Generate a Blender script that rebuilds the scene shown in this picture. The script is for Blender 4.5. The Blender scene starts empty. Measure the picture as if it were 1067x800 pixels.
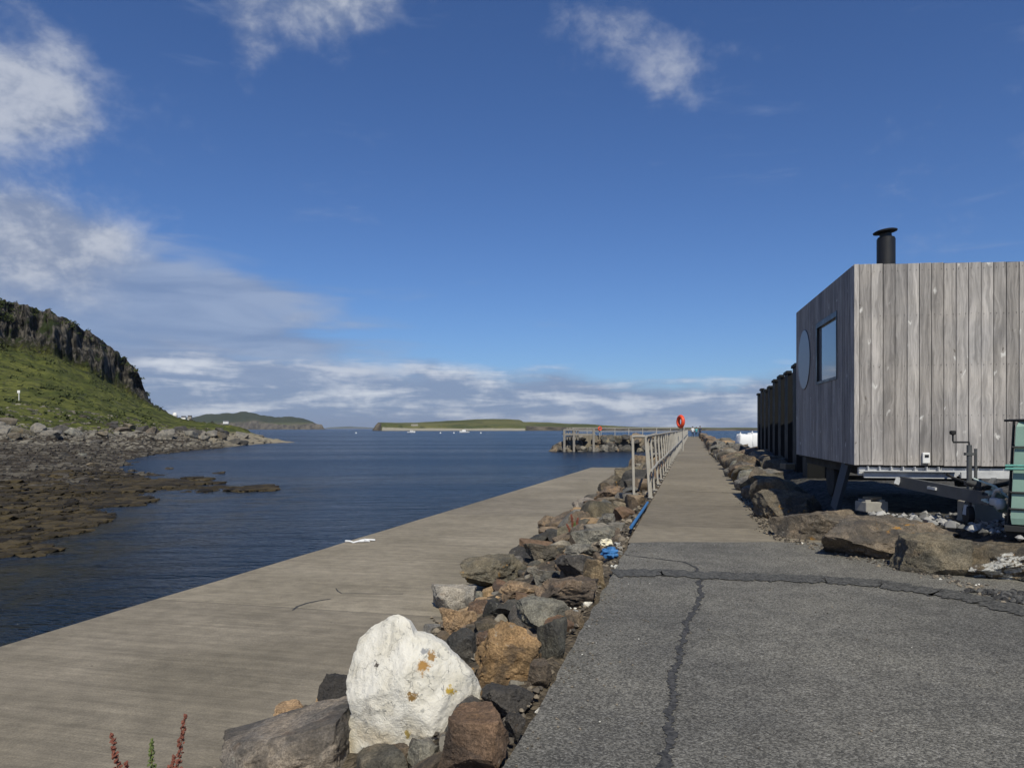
import bpy, bmesh, math, random
import numpy as np
from mathutils import Vector, Matrix, noise as mn
R = math.radians
SC = bpy.context.scene
COL = SC.collection
F, CU, HV, H = 770.0, 533.5, 446.5, 1.4      # focal length in photo pixels, centre column, horizon row, eye height
TD = 0.245                                   # pier direction dx/dy
WATER = -1.35

# ------------------------------------------------------------------ camera, sky, sun, exposure
cam = bpy.data.objects.new('camera', bpy.data.cameras.new('camera')); COL.objects.link(cam)
cam.location = (0, 0, H); cam.rotation_euler = (R(90), 0, 0)
cam.data.sensor_width = 36; cam.data.lens = 36 * F / 1067
cam.data.shift_y = (HV - 400) / 1067
cam.data.clip_start = 0.05; cam.data.clip_end = 60000
SC.camera = cam
SC.view_settings.view_transform = 'Standard'; SC.view_settings.look = 'None'
SC.view_settings.gamma = 1; SC.view_settings.use_curve_mapping = False
SC.view_settings.exposure = 0.20

SUN_EL = R(50); sx, sy = 0.10, -0.995
sun = bpy.data.objects.new('sun', bpy.data.lights.new('sun', 'SUN')); COL.objects.link(sun)
sun.data.energy = 3.9; sun.data.angle = R(0.5); sun.data.color = (1.0, 0.945, 0.80)
sv = Vector((sx * math.cos(SUN_EL), sy * math.cos(SUN_EL), math.sin(SUN_EL)))
sun.rotation_euler = sv.to_track_quat('Z', 'Y').to_euler(); sun.location = (10, -10, 20)

class NT:
    """small node helper"""
    def __init__(s, tree): s.t = tree; tree.nodes.clear()
    def n(s, typ, **kw):
        nd = s.t.nodes.new(typ)
        for k, v in kw.items(): setattr(nd, k, v)
        return nd
    def put(s, sock, v):
        if isinstance(v, bpy.types.NodeSocket): s.t.links.new(v, sock)
        elif v is not None:
            if hasattr(sock.default_value, '__len__') and not hasattr(v, '__len__'): v = [v] * len(sock.default_value)
            if hasattr(v, '__len__') and len(sock.default_value) == 4 and len(v) == 3: v = (*v, 1)
            sock.default_value = v
    def m(s, op, a, b=None, c=None, clamp=False):
        nd = s.n('ShaderNodeMath', operation=op, use_clamp=clamp)
        for i, v in enumerate((a, b, c)):
            if v is not None: s.put(nd.inputs[i], v)
        return nd.outputs[0]
    def vm(s, op, a, b=None):
        nd = s.n('ShaderNodeVectorMath', operation=op); s.put(nd.inputs[0], a)
        if b is not None: s.put(nd.inputs[3 if op == 'SCALE' else 1], b)
        return nd.outputs[0]
    def sep(s, v):
        nd = s.n('ShaderNodeSeparateXYZ'); s.put(nd.inputs[0], v); return nd.outputs
    def comb(s, x, y, z):
        nd = s.n('ShaderNodeCombineXYZ')
        for i, v in enumerate((x, y, z)): s.put(nd.inputs[i], v)
        return nd.outputs[0]
    def noise(s, vec, scale, detail=4, rough=.55, dist=0, col=False):
        nd = s.n('ShaderNodeTexNoise'); s.put(nd.inputs['Vector'], vec)
        nd.inputs['Scale'].default_value = scale; nd.inputs['Detail'].default_value = detail
        nd.inputs['Roughness'].default_value = rough; nd.inputs['Distortion'].default_value = dist
        return nd.outputs[1 if col else 0]
    def vor(s, vec, scale, feature='F1', out='Distance', rnd=1):
        nd = s.n('ShaderNodeTexVoronoi', feature=feature); s.put(nd.inputs['Vector'], vec)
        nd.inputs['Scale'].default_value = scale; nd.inputs['Randomness'].default_value = rnd
        return nd.outputs[out]
    def rng(s, v, a, b, lo=0, hi=1, smooth=True):
        nd = s.n('ShaderNodeMapRange', interpolation_type='SMOOTHSTEP' if smooth else 'LINEAR')
        for i, x in enumerate((v, a, b, lo, hi)): s.put(nd.inputs[i], x)
        return nd.outputs[0]
    def mix(s, f, a, b, mode='MIX'):
        nd = s.n('ShaderNodeMix', data_type='RGBA', blend_type=mode)
        s.put(nd.inputs[0], f); s.put(nd.inputs[6], a); s.put(nd.inputs[7], b); return nd.outputs[2]
    def bump(s, h, strength, dist, nrm=None):
        nd = s.n('ShaderNodeBump'); s.put(nd.inputs['Height'], h)
        nd.inputs['Strength'].default_value = strength; nd.inputs['Distance'].default_value = dist
        if nrm is not None: s.put(nd.inputs['Normal'], nrm)
        return nd.outputs[0]
    def pos(s): return s.n('ShaderNodeNewGeometry').outputs['Position']
    def attr(s, name, out='Fac'):
        return s.n('ShaderNodeAttribute', attribute_name=name).outputs[out]
    def out(s, col, rough=.8, nrm=None, metal=0, spec=.5, ior=None):
        b = s.n('ShaderNodeBsdfPrincipled'); o = s.n('ShaderNodeOutputMaterial')
        s.put(b.inputs['Base Color'], col); s.put(b.inputs['Roughness'], rough); s.put(b.inputs['Metallic'], metal)
        s.put(b.inputs['Specular IOR Level'], spec)
        if ior: b.inputs['IOR'].default_value = ior
        if nrm is not None: s.put(b.inputs['Normal'], nrm)
        s.t.links.new(b.outputs[0], o.inputs[0]); return b

world = bpy.data.worlds.new('World'); SC.world = world; world.use_nodes = True
def build_sky():
    t = NT(world.node_tree)
    sky = t.n('ShaderNodeTexSky', sky_type='NISHITA', sun_disc=False)
    sky.sun_elevation = SUN_EL; sky.sun_rotation = math.atan2(sx, sy)
    sky.air_density = 1.0; sky.dust_density = 0.15; sky.ozone_density = 2.5; sky.altitude = 0
    d = t.n('ShaderNodeTexCoord').outputs['Generated']
    x, y, z = t.sep(d)
    az = t.m('ARCTAN2', x, y); el = t.m('ARCSINE', z)
    def ang(u, v):
        a = math.atan((u - CU) / F); return a, math.atan((HV - v) / F * math.cos(a))
    q = t.comb(az, el, 0.0)
    warp = t.vm('SCALE', t.vm('SUBTRACT', t.noise(q, 5, 3, col=True), (.5, .5, .5)), .10)
    qw = t.vm('ADD', q, warp)
    ax, ey, _ = t.sep(qw)
    def blob(u, v, ru, rv, amp, rot=0):
        a, e = ang(u, v)
        dx = t.m('SUBTRACT', ax, a); dy = t.m('SUBTRACT', ey, e)
        c, s_ = math.cos(R(rot)), math.sin(R(rot))
        p = t.m('DIVIDE', t.m('ADD', t.m('MULTIPLY', dx, c), t.m('MULTIPLY', dy, s_)), ru / F)
        w = t.m('DIVIDE', t.m('SUBTRACT', t.m('MULTIPLY', dy, c), t.m('MULTIPLY', dx, s_)), rv / F)
        r2 = t.m('ADD', t.m('MULTIPLY', p, p), t.m('MULTIPLY', w, w))
        return t.m('MULTIPLY', t.m('EXPONENT', t.m('MULTIPLY', r2, -1.0)), amp)
    def add(lst):
        o = lst[0]
        for b in lst[1:]: o = t.m('ADD', o, b)
        return o
    puffs = add([blob(40, 108, 66, 34, 1.05, -22), blob(50, 22, 60, 26, .55, -30), blob(-70, 70, 90, 50, .9),
                 blob(300, 8, 95, 32, .92, 6), blob(245, 50, 26, 52, .45, 14), blob(385, -5, 60, 30, .6),
                 blob(640, 25, 72, 34, .55, -22), blob(710, 82, 48, 26, .58, 15), blob(790, 35, 50, 24, .28),
                 blob(40, 235, 72, 28, .95, -20), blob(-80, 250, 110, 50, .9),
                 blob(322, 328, 26, 10, .75), blob(-500, 200, 300, 120, .7), blob(1500, 120, 300, 90, .6)])
    fl = t.comb(t.m('MULTIPLY', az, 6.0), t.m('MULTIPLY', el, 8.5), 1.7)
    fb = t.noise(fl, 1.15, 9, .58, .35)
    fb2 = t.noise(fl, 5.0, 6, .6, .2)
    pd = t.m('ADD', puffs, t.m('MULTIPLY', t.m('SUBTRACT', fb, .5), 1.7))
    pd = t.m('ADD', pd, t.m('MULTIPLY', t.m('SUBTRACT', fb2, .5), .55))
    mp = t.m('MULTIPLY', t.rng(pd, .25, 1.30), .88)
    # stratified bands on the left and the bank along the horizon
    fs = t.comb(t.m('MULTIPLY', az, 3.0), t.m('MULTIPLY', el, 17.0), 4.2)
    st = t.noise(fs, 1.25, 8, .55, .4)
    bands = add([blob(40, 300, 210, 30, 1.15, -4), blob(160, 342, 190, 18, .9, -3), blob(-250, 300, 330, 70, 1.2),
                 blob(230, 298, 90, 12, .55, 2)])
    bd = t.m('ADD', bands, t.m('MULTIPLY', t.m('SUBTRACT', st, .5), 2.3))
    mb = t.m('MULTIPLY', t.rng(bd, .22, 1.05), .84)
    edge = t.m('ADD', t.m('MULTIPLY', ax, -.060), .094)         # upper edge of the bank falls to the right
    hb = t.m('DIVIDE', t.m('SUBTRACT', edge, ey), .034)
    fk = t.comb(t.m('MULTIPLY', az, 7.0), t.m('MULTIPLY', el, 44.0), 8.0)
    kn = t.noise(fk, 1.0, 9, .56, .3)
    hd = t.m('ADD', hb, t.m('MULTIPLY', t.m('SUBTRACT', kn, .5), 1.9))
    mh = t.m('MULTIPLY', t.rng(hd, .0, 1.0), .93)
    haze = t.rng(el, .03, .0, 0, .35)
    # cloud brightness: bright tops, blue grey undersides
    br = t.rng(t.m('ADD', t.m('MULTIPLY', fb, .5), t.m('MULTIPLY', fb2, .5)), .38, .62)
    cp = t.mix(br, (2.6, 3.2, 4.6), (5.6, 6.0, 6.9))
    bs = t.rng(st, .36, .66)
    cb = t.mix(bs, (2.1, 2.9, 4.7), (3.5, 4.3, 6.0))
    kb = t.rng(t.m('ADD', t.m('MULTIPLY', kn, .75), t.m('MULTIPLY', fb2, .25)), .44, .63)
    cb2 = t.mix(kb, (2.5, 3.3, 5.0), (7.0, 7.4, 8.2))
    skyc = t.mix(1.0, sky.outputs[0], (.48, .67, 1.0), 'MULTIPLY')
    c = t.mix(haze, skyc, (2.6, 3.7, 6.0))
    c = t.mix(mh, c, cb2); c = t.mix(mb, c, cb); c = t.mix(mp, c, cp)
    bg = t.n('ShaderNodeBackground'); t.put(bg.inputs[0], c); bg.inputs[1].default_value = 0.08
    o = t.n('ShaderNodeOutputWorld'); t.t.links.new(bg.outputs[0], o.inputs[0])
build_sky()

# ------------------------------------------------------------------ helpers
def tag(o, label=None, cat=None, group=None, kind=None):
    if label: o['label'] = label
    if cat: o['category'] = cat
    if group: o['group'] = group
    if kind: o['kind'] = kind
    return o
def empty(name, loc, rz=0):
    o = bpy.data.objects.new(name, None); COL.objects.link(o); o.location = loc; o.rotation_euler = (0, 0, rz)
    o.empty_display_size = .1; return o
def link(name, me, mat=None, parent=None):
    o = bpy.data.objects.new(name, me); COL.objects.link(o)
    if mat: me.materials.append(mat)
    if parent: o.parent = parent
    return o
class MB:
    def __init__(s): s.v = []; s.f = []; s.rnd = []
    def add(s, vs, fs, r=0.5):
        b = len(s.v); s.v += [tuple(p) for p in vs]; s.f += [tuple(i + b for i in f) for f in fs]; s.rnd += [r] * len(vs)
    def box(s, c, d, rot=None, r=.5, bev=0):
        x, y, z = [k / 2 for k in d]
        if bev:
            bm = bmesh.new(); bmesh.ops.create_cube(bm, size=1)
            for v in bm.verts: v.co = Vector((v.co.x * d[0], v.co.y * d[1], v.co.z * d[2]))
            bmesh.ops.bevel(bm, geom=bm.edges[:], offset=bev, segments=2, affect='EDGES', profile=.6)
            bm.verts.index_update(); vs = [v.co.copy() for v in bm.verts]; fs = [[v.index for v in f.verts] for f in bm.faces]; bm.free()
        else:
            vs = [Vector((a, b, e)) for e in (-z, z) for a, b in ((-x, -y), (x, -y), (x, y), (-x, y))]
            fs = [(3, 2, 1, 0), (4, 5, 6, 7), (0, 1, 5, 4), (1, 2, 6, 5), (2, 3, 7, 6), (3, 0, 4, 7)]
        if rot is not None: vs = [rot @ v for v in vs]
        s.add([v + Vector(c) for v in vs], fs, r); return s
    def bar(s, a, b, w, t, r=.5):
        """square bar from a to b"""
        a, b = Vector(a), Vector(b); q = (b - a).to_track_quat('Z', 'Y').to_matrix()
        return s.box((a + b) / 2, (w, t, (b - a).length), q, r)
    def tube(s, pts, rad, n=8, cap=True, r=.5):
        pts = [Vector(p) for p in pts]; rads = rad if hasattr(rad, '__len__') else [rad] * len(pts)
        vs, fs = [], []; up = None
        for i, p in enumerate(pts):
            tg = (pts[min(i + 1, len(pts) - 1)] - pts[max(i - 1, 0)]).normalized()
            if up is None: up = tg.orthogonal().normalized()
            up = (up - tg * up.dot(tg)).normalized(); w = tg.cross(up)
            for k in range(n):
                a = 2 * math.pi * k / n; vs.append(p + (up * math.cos(a) + w * math.sin(a)) * rads[i])
        for i in range(len(pts) - 1):
            for k in range(n):
                fs.append((i * n + k, i * n + (k + 1) % n, (i + 1) * n + (k + 1) % n, (i + 1) * n + k))
        if cap: fs += [tuple(reversed(range(n))), tuple(range((len(pts) - 1) * n, len(pts) * n))]
        s.add(vs, fs, r); return s
    def lathe(s, c, prof, n=24, r=.5):
        """profile of (radius, z) about the z axis at c"""
        vs, fs = [], []; c = Vector(c)
        for rr, z in prof:
            for k in range(n):
                a = 2 * math.pi * k / n; vs.append(c + Vector((rr * math.cos(a), rr * math.sin(a), z)))
        for i in range(len(prof) - 1):
            for k in range(n): fs.append((i * n + k, i * n + (k + 1) % n, (i + 1) * n + (k + 1) % n, (i + 1) * n + k))
        fs += [tuple(reversed(range(n))), tuple(range((len(prof) - 1) * n, len(prof) * n))]
        s.add(vs, fs, r); return s
    def torus(s, c, R1, r1, rot=None, n=28, m=10, r=.5):
        vs, fs = [], []
        for i in range(n):
            a = 2 * math.pi * i / n
            for j in range(m):
                b = 2 * math.pi * j / m
                v = Vector(((R1 + r1 * math.cos(b)) * math.cos(a), (R1 + r1 * math.cos(b)) * math.sin(a), r1 * math.sin(b)))
                vs.append((rot @ v if rot is not None else v) + Vector(c))
        for i in range(n):
            for j in range(m):
                fs.append((i * m + j, ((i + 1) % n) * m + j, ((i + 1) % n) * m + (j + 1) % m, i * m + (j + 1) % m))
        s.add(vs, fs, r); return s
    def prism(s, poly, z0, z1, r=.5):
        n = len(poly); vs = [(x, y, z0) for x, y in poly] + [(x, y, z1) for x, y in poly]
        fs = [tuple(reversed(range(n))), tuple(range(n, 2 * n))] + [(i, (i + 1) % n, n + (i + 1) % n, n + i) for i in range(n)]
        s.add(vs, fs, r); return s
    def build(s, name, mat, parent=None, smooth=False):
        me = bpy.data.meshes.new(name); me.from_pydata(s.v, [], s.f)
        a = me.attributes.new('rnd', 'FLOAT', 'POINT'); a.data.foreach_set('value', s.rnd)
        if smooth:
            me.polygons.foreach_set('use_smooth', [True] * len(me.polygons))
            try: me.set_sharp_from_angle(angle=R(38))
            except Exception: pass
        me.update(); return link(name, me, mat, parent)
def fbm(p, o=4): return mn.fractal(Vector(p), 1.0, 2.0, o, noise_basis='PERLIN_ORIGINAL')

def mat(name):
    m = bpy.data.materials.new(name); m.use_nodes = True; return m, NT(m.node_tree)
M = {}
def simple(name, col, rough=.6, metal=0, nscale=6, var=.25, bump=.15, spec=.5):
    m, t = mat(name); p = t.pos(); n = t.noise(p, nscale, 6, .6)
    c = t.mix(1.0, col, t.mix(n, (1 - var,) * 3, (1 + var,) * 3), 'MULTIPLY')
    t.out(c, t.rng(n, .2, .8, max(.05, rough - .1), min(1, rough + .12)), t.bump(t.noise(p, nscale * 8, 4), bump, .01), metal, spec)
    M[name] = m; return m

def m_rock(name='rock', white=None):
    m, t = mat(name); p = t.pos(); oi = t.n('ShaderNodeObjectInfo')
    p = t.vm('ADD', p, t.vm('SCALE', t.comb(oi.outputs['Random'], oi.outputs['Random'], oi.outputs['Random']), 37.0))
    n1 = t.noise(p, 2.6, 8, .62, .4); n2 = t.noise(p, 11, 8, .7); n3 = t.noise(p, 75, 6, .75)
    c = t.mix(1.0, oi.outputs['Color'], t.mix(t.rng(n1, .3, .7), (.62, .66, .72), (1.35, 1.27, 1.15)), 'MULTIPLY')
    c = t.mix(1.0, c, t.mix(t.rng(n2, .3, .7), (.68, .68, .68), (1.28, 1.28, 1.28)), 'MULTIPLY')
    c = t.mix(1.0, c, t.mix(t.rng(n3, .3, .7), (.55, .55, .55), (1.5, 1.5, 1.48)), 'MULTIPLY')
    st = t.rng(t.noise(p, 4.5, 7, .65), .58, .70, 0, .22)       # rusty stain
    c = t.mix(st, c, t.mix(1.0, c, (1.55, 1.0, .62), 'MULTIPLY'))
    fr = t.rng(t.m('ADD', t.noise(p, 3.2, 3, .5), t.m('MULTIPLY', n3, .06)), .585, .605, 0, .5)   # dark fresh fracture faces
    c = t.mix(fr, c, (.045, .043, .042))
    ol = t.m('MULTIPLY', t.rng(t.noise(p, 13, 6, .65), .57, .61), t.rng(t.noise(p, 1.4, 3), .60, .66, 0, .85))
    c = t.mix(ol, c, (.40, .21, .045))
    lic = t.m('MULTIPLY', t.rng(t.noise(p, 22, 6, .65), .60, .68), t.rng(t.noise(p, 2.2, 3), .48, .62, 0, .55))
    c = t.mix(lic, c, (.30, .29, .25))
    cr = t.rng(t.vor(p, 5, 'DISTANCE_TO_EDGE'), 0, .02)
    if white:
        q = t.pos(); dv = t.n('ShaderNodeVectorMath', operation='DISTANCE'); t.put(dv.inputs[0], q); t.put(dv.inputs[1], white[0])
        k = t.rng(t.m('ADD', dv.outputs['Value'], t.m('MULTIPLY', t.m('SUBTRACT', t.noise(q, 9, 7, .65), .5), .75)), white[1], white[1] * .8)
        c = t.mix(t.m('MULTIPLY', k, t.rng(t.noise(q, 30, 5, .7), .38, .5, .25, .9)), c, (.60, .59, .54))
    h = t.m('ADD', t.m('ADD', t.m('MULTIPLY', n2, 1.0), t.m('MULTIPLY', n3, .28)), t.m('MULTIPLY', cr, .03))
    t.out(c, .88, t.bump(h, .85, .06), spec=.25); M[name] = m
m_rock()
def m_white():
    m, t = mat('white_rock'); p = t.n('ShaderNodeTexCoord').outputs['Object']
    n1 = t.noise(p, 6, 8, .65, .3); n2 = t.noise(p, 26, 8, .72); n3 = t.noise(p, 90, 5, .7)
    c = t.mix(t.rng(n1, .35, .7), (.74, .71, .63), (.60, .56, .46))
    low = t.rng(t.sep(p)[2], .05, -.3)
    c = t.mix(t.m('MULTIPLY', low, t.rng(t.noise(p, 5, 5), .42, .6, 0, .5)), c, (.66, .53, .34))
    spk = t.m('MULTIPLY', t.rng(n2, .56, .64), t.rng(t.noise(p, 4, 4), .36, .56, 0, .85))
    c = t.mix(spk, c, (.27, .27, .25))
    crk = t.m('MULTIPLY', t.rng(t.vor(t.vm('ADD', p, t.vm('SCALE', t.noise(p, 7, 4, col=True), .25)), 7, 'DISTANCE_TO_EDGE'), .014, .0), t.rng(t.noise(p, 6), .42, .56, 0, .75))
    c = t.mix(crk, c, (.28, .27, .24))
    for q, rr, cc in (((.075, -.3, .155), .040, (.36, .2, .06)), ((.028, -.3, .02), .028, (.22, .13, .04)), ((.215, -.28, .02), .030, (.42, .28, .04)),
                      ((.0, -.3, -.18), .025, (.4, .3, .1)), ((-.185, -.28, .14), .02, (.08, .07, .06)), ((.11, -.3, .19), .03, (.33, .2, .08)), ((.07, -.3, .215), .018, (.3, .3, .3))):
        x, y, z = t.sep(p)
        dx = t.m('SUBTRACT', x, q[0]); dz = t.m('SUBTRACT', z, q[2])
        dd = t.m('SQRT', t.m('ADD', t.m('MULTIPLY', dx, dx), t.m('MULTIPLY', dz, dz)))
        k = t.rng(t.m('ADD', dd, t.m('MULTIPLY', t.m('SUBTRACT', n2, .5), .13)), rr * .95, rr * .45)
        c = t.mix(t.m('MULTIPLY', k, t.rng(y, .05, -.02)), c, cc)
    h = t.m('ADD', n2, t.m('MULTIPLY', n3, .3))
    t.out(c, .85, t.bump(t.m('ADD', h, t.m('MULTIPLY', crk, -.6)), .7, .025), spec=.3); M['white_rock'] = m
m_white()
def m_asphalt():
    m, t = mat('asphalt'); p = t.pos()
    ag = t.vor(p, 105, 'F1', 'Color'); agv = t.sep(ag)[0]; ad = t.vor(p, 105)
    n1 = t.noise(p, .7, 5, .6); n2 = t.noise(p, 4, 6, .65); n3 = t.noise(p, 110, 4, .8)
    c = t.mix(t.rng(agv, .1, .95), (.078, .075, .067), (.205, .197, .174))
    c = t.mix(t.rng(agv, .95, .98, 0, .45), c, (.32, .31, .29))
    c = t.mix(1.0, c, t.mix(t.rng(n1, .3, .7), (.80, .80, .81), (1.22, 1.2, 1.16)), 'MULTIPLY')
    c = t.mix(1.0, c, t.mix(t.rng(n2, .25, .75), (.85, .85, .85), (1.16, 1.16, 1.16)), 'MULTIPLY')
    c = t.mix(1.0, c, t.mix(t.rng(n3, .25, .75), (.62, .62, .62), (1.42, 1.42, 1.42)), 'MULTIPLY')
    stain = t.rng(t.noise(p, 1.6, 5, .6, .6), .63, .70, 0, .35)
    c = t.mix(stain, c, (.05, .05, .048))
    h = t.m('ADD', t.m('MULTIPLY', ad, -.5), n3)
    t.out(c, .9, t.bump(h, .8, .012), spec=.3); M['asphalt'] = m
    m, t = mat('tar'); p = t.pos(); n = t.noise(p, 40, 5, .7)
    c = t.mix(t.rng(n, .3, .7), (.020, .020, .021), (.085, .083, .08))
    t.out(c, .8, t.bump(n, .7, .01), spec=.3); M['tar'] = m
m_asphalt()
def m_trench():
    m, t = mat('trench'); p = t.pos(); n = t.noise(p, 50, 5, .8); v = t.sep(t.vor(p, 55, 'F1', 'Color'))[0]
    c = t.mix(v, (.030, .030, .029), (.125, .122, .112)); t.out(c, .85, t.bump(n, .9, .012), spec=.3); M['trench'] = m
m_trench()
def m_concrete(name, a, b, stripe, joint):
    m, t = mat(name); p = t.pos(); x, y, z = t.sep(p)
    al = t.m('ADD', t.m('MULTIPLY', y, .971), t.m('MULTIPLY', x, .238))       # along the pier
    ac = t.m('SUBTRACT', t.m('MULTIPLY', x, .971), t.m('MULTIPLY', y, .238))  # across
    q = t.comb(t.m('MULTIPLY', ac, .55), t.m('MULTIPLY', al, 9.0), z)
    n0 = t.noise(q, 1.0, 8, .7); n0b = t.noise(t.comb(t.m('MULTIPLY', ac, .9), t.m('MULTIPLY', al, 34.0), z), 1.0, 4, .65)
    n1 = t.noise(p, .45, 5, .6, .4); n2 = t.noise(p, 5, 7, .65); n3 = t.noise(p, 70, 4, .75)
    c = t.mix(t.rng(n1, .3, .7), a, b)
    c = t.mix(1.0, c, t.mix(t.rng(n0, .28, .72), (1 - stripe,) * 3, (1 + stripe,) * 3), 'MULTIPLY')
    c = t.mix(1.0, c, t.mix(t.rng(n0b, .25, .75), (1 - stripe * .7,) * 3, (1 + stripe * .7,) * 3), 'MULTIPLY')
    c = t.mix(1.0, c, t.mix(t.rng(n2, .3, .7), (.86, .86, .86), (1.13, 1.13, 1.12)), 'MULTIPLY')
    c = t.mix(1.0, c, t.mix(t.rng(n3, .25, .75), (.74, .74, .74), (1.26, 1.26, 1.26)), 'MULTIPLY')
    pit = t.m('MULTIPLY', t.rng(t.vor(p, 2.3), .035, .02), t.rng(t.noise(p, .8), .5, .55))
    c = t.mix(t.m('MULTIPLY', pit, .7), c, (.03, .03, .028))
    jm = t.m('ABSOLUTE', t.m('SUBTRACT', t.m('FRACT', t.m('DIVIDE', t.m('ADD', al, t.m('MULTIPLY', n2, .02)), joint)), .5))
    jl = t.rng(jm, .012 / joint, .002 / joint)
    c = t.mix(t.m('MULTIPLY', jl, .5), c, (.05, .048, .043))
    # each pour a little different
    cell = t.n('ShaderNodeTexWhiteNoise', noise_dimensions='1D'); t.put(cell.inputs['W'], t.m('FLOOR', t.m('ADD', t.m('DIVIDE', al, joint), .5)))
    c = t.mix(1.0, c, t.mix(cell.outputs['Value'], (.88, .88, .89), (1.1, 1.1, 1.09)), 'MULTIPLY')
    h = t.m('ADD', t.m('MULTIPLY', n0b, 1.0), t.m('MULTIPLY', n3, .8))
    t.out(c, .88, t.bump(t.m('SUBTRACT', h, t.m('MULTIPLY', jl, 2.0)), .6, .008), spec=.3); M[name] = m
m_concrete('slip_concrete', (.178, .154, .114), (.246, .214, .163), .15, 5.4)
m_concrete('path_concrete', (.165, .142, .106), (.210, .182, .138), .14, 3.1)
def m_gravel(name, a, b, sc):
    m, t = mat(name); p = t.pos(); v = t.sep(t.vor(p, sc, 'F1', 'Color'))[1]; d = t.vor(p, sc); n = t.noise(p, 1.5, 6, .65)
    c = t.mix(v, a, b); c = t.mix(1.0, c, t.mix(t.rng(n, .3, .7), (.65, .65, .65), (1.3, 1.27, 1.2)), 'MULTIPLY')
    t.out(c, .92, t.bump(t.m('ADD', t.m('MULTIPLY', d, -1.0), t.noise(p, sc * 2, 4)), .9, .03), spec=.2); M[name] = m
m_gravel('bank_soil', (.05, .042, .033), (.15, .125, .095), 28)
m_gravel('shade_dark_gravel', (.030, .030, .028), (.105, .10, .092), 16)  # yard gravel, colour darkened to deepen the shade under the cabin
def m_water():
    m, t = mat('water'); p = t.pos(); x, y, z = t.sep(p)
    # wind ripples travel towards the shore on the left
    def wav(rot, fx, fy, sc, det, off):
        c, s_ = math.cos(R(rot)), math.sin(R(rot))
        q = t.comb(t.m('MULTIPLY', t.m('ADD', t.m('MULTIPLY', x, c), t.m('MULTIPLY', y, s_)), fx),
                   t.m('MULTIPLY', t.m('SUBTRACT', t.m('MULTIPLY', y, c), t.m('MULTIPLY', x, s_)), fy), off)
        return t.noise(q, sc, det, .6, .35)
    w1 = wav(8, .45, 1.5, 1.1, 4, 0); w2 = wav(-12, .8, 2.2, 2.8, 4, 3); w3 = wav(4, .05, .22, 1.0, 4, 7)
    n = t.bump(w3, .6, 3.2); n = t.bump(w1, 1.0, .85, n); n = t.bump(w2, 1.0, .26, n)
    patch = t.rng(wav(3, .012, .06, 1, 5, 11), .35, .65)
    c = t.mix(patch, (.004, .013, .031), (.008, .023, .050))
    sh = t.m('MULTIPLY', t.rng(t.m('ADD', x, t.m('MULTIPLY', y, .03)), -4.5, -9.5), t.rng(y, 44.0, 32.0))
    sh = t.m('MULTIPLY', sh, t.rng(t.noise(t.vm('MULTIPLY', p, (1, .7, 1)), .55, 7, .65, .5), .40, .60, .12, .9))
    c = t.mix(sh, c, (.034, .030, .017))
    t.out(c, t.m('ADD', .16, t.m('MULTIPLY', patch, .10)), n, spec=.27, ior=1.33); M['water'] = m
m_water()
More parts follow.
